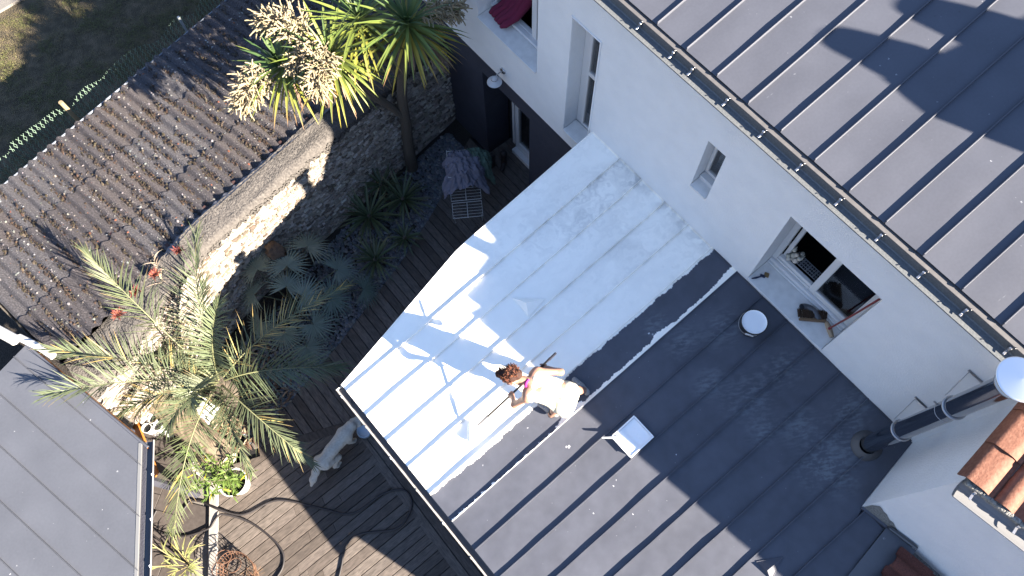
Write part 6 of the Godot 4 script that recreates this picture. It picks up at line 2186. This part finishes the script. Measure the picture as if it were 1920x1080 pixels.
		part(t, "stalk", g, M.leaf)
	# white pipes, pot, planks behind the log
	var pl := ["white plastic pipe end nearest the grey roof edge", "white plastic pipe end behind the other two", "white plastic pipe end nearest the weathered log"]
	var pp := [Vector3(-5.66, 0.0, 7.44), Vector3(-5.68, 0.0, 7.28), Vector3(-5.48, 0.0, 7.27)]
	for k in 3:
		g = MB.new()
		g.lathe([Vector2(0.078, 0.0), Vector2(0.078, 0.42), Vector2(0.074, 0.425), Vector2(0.069, 0.42), Vector2(0.069, 0.0)], 20, pp[k], Basis(Vector3(0.2, 0, 1).normalized(), 0.12 * (k - 1)))
		single("pipe_offcut", g, M.pvc, pl[k], "pipe", "white pipe ends behind the log")
	g = MB.new()
	g.cbox(Vector3(-5.35, 0.36, 7.62), Vector3(0.95, 0.20, 0.03), 0.004, Basis(Vector3.UP, -0.15) * Basis(Vector3.RIGHT, -0.75))
	single("orange_plank", g, mat(Color(0.33, 0.115, 0.02), 0.5), "orange stained plank leaning under the grey roof edge", "plank")
	g = MB.new()
	g.cbox(Vector3(-5.98, 0.30, 7.42), Vector3(0.40, 0.02, 0.30), 0.006, Basis(Vector3.UP, 0.5) * Basis(Vector3.RIGHT, 0.25))
	single("white_board", g, M.pvc, "white board lying beside the white pipe ends", "board")
	t = thing("planter_box", "open white planter box half hidden under the feather palm", "planter", Vector3(-5.48, 0.0, 6.66))
	g = MB.new()
	var pbas := Basis(Vector3.UP, 0.35)
	for e in [[Vector3(-0.22, 0.2, 0), Vector3(0.02, 0.42, 0.32)], [Vector3(0.22, 0.2, 0), Vector3(0.02, 0.42, 0.32)], [Vector3(0, 0.2, -0.15), Vector3(0.42, 0.42, 0.02)], [Vector3(0, 0.2, 0.15), Vector3(0.42, 0.42, 0.02)]]:
		g.cbox(Vector3(-5.48, 0.0, 6.66) + pbas * e[0], e[1], 0.004, pbas)
	part(t, "side", g, M.pvc)
	g = MB.new()
	g.cbox(Vector3(-5.30, 0.43, 6.60), Vector3(0.16, 0.015, 0.22), 0.004, pbas)
	part(t, "lid", g, M.pvc)
	# wire fence beyond the shed
	var f0 := Vector3(-10.10, 0, 8.4)
	var f1 := Vector3(-11.40, 0, 0.6)
	t = thing("wire_fence", "green chain link fence leaning beyond the corrugated shed", "fence", (f0 + f1) / 2)
	var fl := (f1 - f0).length()
	var sag := noise(172, 0.5, 3)
	var F := func(s: float, y: float) -> Vector3:
		var p := f0.lerp(f1, s / fl)
		var top := 1.78 - 0.12 * maxf(0.0, sag.get_noise_1d(s * 1.3)) * 3.0
		return Vector3(p.x - 0.10 * y * (1.0 + sag.get_noise_1d(s * 2.0 + 40.0)), y * top, p.z + 0.05 * sag.get_noise_1d(s * 3.0 + y * 3.0))
	g = MB.new()
	var cell := 0.085
	var cols := int(fl / cell)
	var rows := 18
	for k in cols:
		for sgn in [0, 1]:
			var pts := []
			for r in rows + 1:
				pts.append(F.call((k + (0.5 if (r + sgn) % 2 else 0.0)) * cell, r / float(rows)))
			g.tube(pts, 0.0055, 3, false)
	part(t, "wire_mesh", g, mat(Color(0.15, 0.225, 0.175), 0.5), "stuff")
	for s in [0.6, 3.0, 5.4, 7.6]:
		g = MB.new()
		var o: Vector3 = F.call(s, 0.0)
		if s == 3.0: g.tube([o + Vector3(0.05, -0.05, 0), o + Vector3(0.0, 1.1, 0.02), o + Vector3(-0.04, 1.86, 0.03)], [0.045, 0.042, 0.038], 9)
		else: g.cbox(o + Vector3(-0.02, 0.85, 0), Vector3(0.045, 1.8, 0.045), 0.004, Basis(Vector3.BACK, 0.05))
		part(t, "post", g, mat(Color(0.22, 0.17, 0.10), 0.9) if s == 3.0 else mat(Color(0.25, 0.28, 0.30), 0.5))
	g = MB.new()
	g.lathe([Vector2(0.0, 0.34), Vector2(0.10, 0.33), Vector2(0.14, 0.22), Vector2(0.15, 0.0)], 16, Vector3(-10.75, -0.05, 5.40))
	single("stump", g, M.bark, "short dark stump between the fence post and the shed", "stump")

# ---------------------------------------------------------------- the painter
func hand(g: MB, wrist: Vector3, grip: Vector3, along: Vector3, palm_side: Vector3) -> void:
	# a fist closed round the pole at `grip`; `along` runs down the pole
	var a := along.normalized()
	var out := (wrist - grip)
	out = (out - a * out.dot(a)).normalized()
	var tan := a.cross(out).normalized()
	if tan.dot(palm_side) < 0: tan = -tan
	var bones := []
	var pc := grip + out * 0.030
	for k in 4: bones.append([wrist, pc + a * (0.030 - 0.020 * k) + tan * 0.006, 0.022, 0.014])
	for k in 4:
		var o := pc + a * (0.032 - 0.021 * k) + tan * 0.010
		var l: float = [0.9, 1.0, 0.95, 0.78][k]
		var p1 := o + tan * 0.024 * l - out * 0.012
		var p2 := grip + tan * 0.020 - out * 0.016 * l
		var p3 := grip - out * 0.024 - tan * 0.006 * l
		bones.append([o, p1, 0.0095, 0.009]); bones.append([p1, p2, 0.009, 0.0085]); bones.append([p2, p3, 0.0085, 0.0075])
	var th := wrist.lerp(pc, 0.45) + a * 0.022
	var t1 := pc + a * 0.050 - tan * 0.012
	var t2 := grip + a * 0.034 - tan * 0.022 - out * 0.006
	bones.append([th, t1, 0.013, 0.011]); bones.append([t1, t2, 0.011, 0.009])
	body(bones, 0.0045, 0.006, g)

func make_person() -> void:
	var feet := Vector3(-1.40, roof_y(2.6), 2.6)
	var t := thing("person", "person in pale sleeveless top bending forward while rolling white paint on the roof", "person", feet)
	var hip := Vector3(-1.285, 3.70, 2.73)
	var neck := Vector3(-1.63, 3.885, 2.94)
	var head := Vector3(-1.765, 3.90, 3.035)
	var side := Vector3(0.50, 0.0, 0.866).normalized()     # her left
	var shL := neck + side * 0.160 + Vector3(0.035, -0.015, 0)
	var shR := neck - side * 0.160 + Vector3(0.035, -0.005, 0)
	var P0 := Vector3(-1.700, 3.89, 2.52)
	var P1 := Vector3(-1.815, 2.895, 3.69)
	var gripR := P0.lerp(P1, 0.145)
	var gripL := P0.lerp(P1, 0.50)
	var pd := (P1 - P0).normalized()
	var elR := Vector3(-1.515, 3.80, 2.585)
	var elL := Vector3(-1.60, 3.60, 3.20)
	var wrR := gripR + (elR - gripR).normalized() * 0.075
	var wrL := gripL + (elL - gripL).normalized() * 0.075
	var footL := Vector3(-1.385, 0, 2.835)
	footL.y = roof_y(footL.z)
	var footR := Vector3(-1.335, 0, 2.36)
	footR.y = roof_y(footR.z)
	var hipL := hip + side * 0.085
	var hipR := hip - side * 0.085
	var knL := Vector3(-1.315, 3.38, 2.78)
	var knR := Vector3(-1.33, 3.40, 2.52)
	var anL := footL + Vector3(0.055, 0.085, 0.02)
	var anR := footR + Vector3(0.045, 0.085, 0.01)
	var mid := hip.lerp(neck, 0.5) + Vector3(0, 0.015, 0)
	var g := MB.new()
	var skin := [
		[hipL, hip.lerp(neck, 0.45) + side * 0.05, 0.10, 0.085], [hipR, hip.lerp(neck, 0.45) - side * 0.05, 0.10, 0.085],
		[hip.lerp(neck, 0.45) + side * 0.05, shL.lerp(neck, 0.35), 0.085, 0.07], [hip.lerp(neck, 0.45) - side * 0.05, shR.lerp(neck, 0.35), 0.085, 0.07],
		[shL, shR, 0.052, 0.052], [neck, head, 0.052, 0.050],
		[shL, elL, 0.046, 0.035], [elL, wrL, 0.037, 0.024], [shR, elR, 0.046, 0.035], [elR, wrR, 0.037, 0.024],
		[hipL, knL, 0.088, 0.056], [knL, anL, 0.055, 0.034], [hipR, knR, 0.088, 0.056], [knR, anR, 0.055, 0.034],
		[knL.lerp(anL, 0.28) + Vector3(0.02, 0, 0), anL, 0.050, 0.03], [knR.lerp(anR, 0.28) + Vector3(0.02, 0, 0), anR, 0.050, 0.03]]
	body(skin, 0.013, 0.035, g)
	# head: skull, jaw, nose, ears; she looks down the pole
	var look := (P1 - head).normalized()
	var crown := (head - neck).normalized()
	look = (look - crown * look.dot(crown)).normalized()
	var hs := look.cross(crown).normalized()
	var hb := [[head - look * 0.01 + crown * 0.045, head + look * 0.015 + crown * 0.05, 0.088, 0.080], [head + look * 0.035 - crown * 0.03, head + look * 0.06 - crown * 0.055, 0.055, 0.034],
		[head + look * 0.092 + crown * 0.02, head + look * 0.108 - crown * 0.005, 0.009, 0.014], [head + look * 0.082 - crown * 0.036, head + look * 0.084 - crown * 0.042, 0.017, 0.014]]
	for s in [-1.0, 1.0]:
		hb.append([head + hs * s * 0.078 + crown * 0.025, head + hs * s * 0.082 - crown * 0.01 + look * 0.006, 0.014, 0.011])
		hb.append([head + look * 0.075 + hs * s * 0.032 + crown * 0.032, head + look * 0.078 + hs * s * 0.04 + crown * 0.032, 0.016, 0.014])
	hb.append([head, neck, 0.05, 0.05])
	body(hb, 0.007, 0.012, g)
	hand(g, wrR, gripR, pd, Vector3(-1, 0, 0)); hand(g, wrL, gripL, pd, Vector3(-1, 0, 0.4))
	var sk := mat(Color(0.30, 0.165, 0.115), 0.5)
	sk.subsurf_scatter_enabled = true; sk.subsurf_scatter_strength = 0.15
	part(t, "body", g, sk)
	# eyes
	g = MB.new()
	for s in [-1.0, 1.0]:
		var e: Vector3 = head + look * 0.090 + hs * s * 0.032 + crown * 0.028
		g.lathe([Vector2(0, -0.008), Vector2(0.008, -0.004), Vector2(0.008, 0.004), Vector2(0, 0.008)], 8, e)
	part(t, "eyes", g, mat(Color(0.03, 0.02, 0.015), 0.2))
	# sleeveless top, loose at the hem
	g = MB.new()
	var hem := hip + (hip - neck).normalized() * 0.045 + Vector3(0.0, -0.045, 0)
	var top := [
		[hem + side * 0.095, hip.lerp(neck, 0.45) + side * 0.06, 0.114, 0.098], [hem - side * 0.095, hip.lerp(neck, 0.45) - side * 0.06, 0.114, 0.098],
		[hip.lerp(neck, 0.45) + side * 0.06, shL.lerp(neck, 0.30) + Vector3(0.03, 0, 0), 0.098, 0.064], [hip.lerp(neck, 0.45) - side * 0.06, shR.lerp(neck, 0.30) + Vector3(0.03, 0, 0), 0.098, 0.064],
		[shL.lerp(neck, 0.2) + Vector3(0.025, 0.004, 0), shR.lerp(neck, 0.2) + Vector3(0.025, 0.004, 0), 0.056, 0.056], [mid, hem, 0.10, 0.108]]
	body(top, 0.012, 0.04, g, noise(180, 7.0, 3), 0.010)
	part(t, "top", g, mat(Color(0.52, 0.51, 0.40), 0.9))
	g = MB.new()
	body([[hipL + Vector3(0.01, 0, 0), hipL.lerp(knL, 0.60), 0.112, 0.094], [hipR + Vector3(0.01, 0, 0), hipR.lerp(knR, 0.60), 0.112, 0.094], [hipL, hipR, 0.108, 0.108]], 0.013, 0.03, g)
	part(t, "shorts", g, mat(Color(0.44, 0.43, 0.345), 0.9))
	# magenta strap at the neck
	g = MB.new()
	var strap := []
	for k in 9: strap.append(neck + side * lerpf(0.085, -0.01, k / 8.0) + Vector3(-0.02, 0.052, 0.012) + crown * (0.012 * sin(PI * k / 8.0)))
	g.tube(strap, 0.018, 8, true, 0.5)
	part(t, "strap", g, mat(Color(0.28, 0.012, 0.17), 0.8))
	# hair: cap, curls and a dark bun towards the brow
	g = MB.new()
	var hair := [[head - look * 0.03 + crown * 0.06, head + look * 0.0 + crown * 0.075, 0.094, 0.088], [head - look * 0.07 + crown * 0.0, head - look * 0.045 + crown * 0.06, 0.060, 0.078],
		[head + crown * 0.12 - look * 0.005, head + crown * 0.195 + look * 0.01, 0.066, 0.044]]
	g.col = Color(0.030, 0.011, 0.007)
	body(hair, 0.009, 0.02, g, noise(181, 22.0, 2), 0.006)
	for k in 260:
		var d := Vector3(rng.randfn(0, 1), rng.randfn(0, 1), rng.randfn(0, 1)).normalized()
		if d.dot(look) > 0.35 or d.dot(crown) < -0.5: continue
		var o := head - look * 0.02 + crown * 0.055 + d * 0.092
		if rng.randf() < 0.18: o = head + crown * 0.15 + d * 0.055
		var ca := d.cross(Vector3(0.3, 0.8, 0.5)).normalized()
		var cb := d.cross(ca)
		var cr := rng.randf_range(0.007, 0.013)
		var ph := rng.randf() * TAU
		var pts := []
		var len_ := rng.randf_range(0.025, 0.05)
		for m in 10: pts.append(o + d * len_ * m / 9.0 + (ca * cos(ph + m * 1.0) + cb * sin(ph + m * 1.0)) * cr)
		g.col = vary([Color(0.085, 0.026, 0.013), Color(0.055, 0.018, 0.010), Color(0.12, 0.042, 0.020)][rng.randi() % 3], 0.25)
		g.tube(pts, 0.0042, 5, false)
	part(t, "hair", g, M.veg)
	# shoes with dark socks
	for s in 2:
		var f: Vector3 = footL if s == 0 else footR
		var an: Vector3 = anL if s == 0 else anR
		var toe: Vector3 = f + (Vector3(-0.135, 0.034, 0.030) if s == 0 else Vector3(-0.13, 0.060, 0.0))
		toe.y = roof_y(toe.z) + 0.036
		var heel: Vector3 = f + (Vector3(0.085, 0.04, -0.035) if s == 0 else Vector3(0.085, 0.04, -0.01))
		heel.y = roof_y(heel.z) + 0.040
		g = MB.new()
		body([[heel, heel.lerp(toe, 0.5), 0.038, 0.040], [heel.lerp(toe, 0.5), toe, 0.042, 0.036], [heel + Vector3(-0.01, 0.035, 0), heel.lerp(toe, 0.45) + Vector3(0, 0.03, 0), 0.034, 0.030]], 0.010, 0.02, g)
		var sh := part(t, "shoe", g, tmat(tex(noise(182, 0.12, 3), [0.0, Color(0.06, 0.06, 0.063), 0.42, Color(0.13, 0.13, 0.135), 0.55, Color(0.26, 0.26, 0.265), 1.0, Color(0.42, 0.42, 0.42)], 256), 0.8, 4.0))
		g = MB.new()
		body([[an + Vector3(0, -0.02, 0), an.lerp(knL if s == 0 else knR, 0.34 if s == 0 else 0.14), 0.041, 0.050 if s == 0 else 0.044]], 0.010, 0.02, g)
		part(t, "sock", g, mat(Color(0.020, 0.015, 0.018), 0.9))
		g = MB.new()
		for m in 3:
			var o := heel.lerp(toe, 0.42 + 0.12 * m) + Vector3(0, 0.052 - 0.008 * m, 0)
			var sd := (toe - heel).cross(Vector3.UP).normalized()
			g.tube([o - sd * 0.026 + Vector3(0, -0.006, 0), o + Vector3(0, 0.004, 0), o + sd * 0.026 + Vector3(0, -0.006, 0)], 0.004, 5)
		part(sh, "laces", g, mat(Color(0.5, 0.5, 0.5), 0.8))
	# roller on its long pole
	var r := thing("paint_roller", "long black pole with white-caked paint roller held by the person", "paint roller", Vector3(P1.x, roof_y(P1.z), P1.z))
	g = MB.new()
	g.tube([P0 - pd * 0.01, P1 - pd * 0.16], 0.0125, 12)
	part(r, "pole", g, M.black)
	g = MB.new()
	g.tube([P0 - pd * 0.02, P0 + pd * 0.13], 0.0145, 12)
	g.tube([P0 + pd * 0.08, P0 + pd * 0.10], 0.0165, 12)
	part(r, "grip", g, mat(Color(0.02, 0.02, 0.03), 0.6))
	g = MB.new()
	g.tube([P1 - pd * 0.30, P1 - pd * 0.27], 0.018, 12)
	g.tube([P1 - pd * 0.27, P1 - pd * 0.10], [0.016, 0.013], 10)
	part(r, "screw_socket", g, mat(Color(0.14, 0.14, 0.15), 0.6))
	var rs := Vector3(0.78, 0, 0.62).normalized()
	var rc := Vector3(P1.x - 0.01, roof_y(P1.z + 0.03) + 0.046, P1.z + 0.03)
	rs = (rs + Vector3(0, -SLOPE * rs.z, 0)).normalized()
	g = MB.new()
	g.tube([P1 - pd * 0.12, P1 - pd * 0.06 , rc + rs * 0.15 + Vector3(0, 0.02, 0), rc + rs * 0.15, rc + rs * 0.11], 0.004, 6)
	part(r, "wire_frame", g, M.steel_dull)
	g = MB.new()
	g.tube([rc - rs * 0.115, rc - rs * 0.112, rc + rs * 0.112, rc + rs * 0.115], [0.035, 0.043, 0.043, 0.035], 22)
	part(r, "sleeve", g, mat(Color(0.74, 0.76, 0.78), 0.85))

# ---------------------------------------------------------------- the dog
func make_dog() -> void:
	var o := Vector3(-3.46, 0, 5.30)
	var t := thing("dog", "cream white dog standing on the deck with its head over the bowl", "dog", o)
	var rump := Vector3(-3.40, 0.43, 5.60)
	var loin := Vector3(-3.46, 0.435, 5.38)
	var chest := Vector3(-3.545, 0.40, 5.10)
	var neck := Vector3(-3.59, 0.37, 4.95)
	var head := Vector3(-3.615, 0.27, 4.82)
	var muz := Vector3(-3.57, 0.17, 4.775)
	var ax := (chest - rump).normalized()
	var sd := ax.cross(Vector3.UP).normalized()
	var g := MB.new()
	var bones := [[rump, loin, 0.098, 0.092], [loin, chest + Vector3(0, -0.02, 0), 0.092, 0.118], [chest + Vector3(0, -0.06, 0), loin + Vector3(0, -0.02, 0), 0.105, 0.085],
		[chest + ax * 0.03, neck, 0.105, 0.085], [neck, head, 0.082, 0.070], [head, head + Vector3(0.01, -0.01, -0.01), 0.073, 0.070], [head, muz, 0.055, 0.034]]
	for s in [-1.0, 1.0]:
		# front leg: shoulder, elbow, wrist, paw
		var f0: Vector3 = chest + sd * s * 0.075 + Vector3(0, -0.05, 0)
		var el = Vector3(f0.x, 0.22, f0.z) - ax * 0.03 + sd * s * 0.01
		var wr := Vector3(el.x, 0.085, el.z) + ax * 0.03
		var pw := Vector3(wr.x, 0.026, wr.z) + ax * 0.055
		bones.append_array([[f0, el, 0.062, 0.040], [el, wr, 0.037, 0.027], [wr, pw - ax * 0.02, 0.027, 0.026], [pw - ax * 0.03, pw, 0.028, 0.024]])
		# hind leg: hip, knee forward, hock back, paw
		var h0: Vector3 = rump + sd * s * 0.065 + Vector3(0, -0.03, 0)
		var stride := 0.10 if s > 0 else -0.03
		var kn: Vector3 = h0 + ax * (0.10 + stride) + Vector3(0, -0.16, 0) + sd * s * 0.03
		var hk: Vector3 = h0 + ax * (stride - 0.04) + sd * s * 0.05
		hk.y = 0.135
		var hp: Vector3 = hk + ax * 0.03
		hp.y = 0.028
		bones.append_array([[h0, kn, 0.082, 0.050], [kn, hk, 0.045, 0.026], [hk, hp, 0.025, 0.026], [hp, hp + ax * 0.07 + Vector3(0, -0.002, 0), 0.027, 0.024]])
	# ears fold back
	var hd := (muz - head).normalized()
	for s in [-1.0, 1.0]: bones.append([head + sd * s * 0.058 + Vector3(0, 0.045, 0) - ax * 0.02, head + sd * s * 0.095 + Vector3(0, 0.035, 0) - ax * 0.035, 0.022, 0.014])
	# tail, bushy and low
	var tl := [rump + Vector3(0.015, 0.02, 0.07), Vector3(-3.345, 0.40, 5.76), Vector3(-3.30, 0.33, 5.86), Vector3(-3.265, 0.25, 5.94)]
	for k in 3: bones.append([tl[k], tl[k + 1], [0.050, 0.052, 0.048][k], [0.052, 0.048, 0.026][k]])
	g.col = Color(1, 1, 1)
	body(bones, 0.014, 0.045, g, noise(190, 9.0, 3), 0.008)
	var fur := tmat(tex(noise(191, 0.03, 4), [0.0, Color(0.36, 0.33, 0.28), 0.5, Color(0.47, 0.45, 0.40), 1.0, Color(0.54, 0.53, 0.49)]), 0.95, 1.6, bump(noise(192, 0.2, 3), 8.0), 0.8)
	part(t, "body", g, fur)
	g = MB.new()
	var no := muz + (muz - head).normalized() * 0.036
	g.lathe([Vector2(0, -0.012), Vector2(0.013, -0.006), Vector2(0.014, 0.004), Vector2(0, 0.012)], 10, no)
	part(t, "nose", g, M.black)
	g = MB.new()
	for s in [-1.0, 1.0]: g.lathe([Vector2(0, -0.009), Vector2(0.008, -0.005), Vector2(0.009, 0.003), Vector2(0, 0.009)], 8, head + hd * 0.045 + sd * s * 0.042 + Vector3(0, 0.028, 0))
	part(t, "eyes", g, M.black)
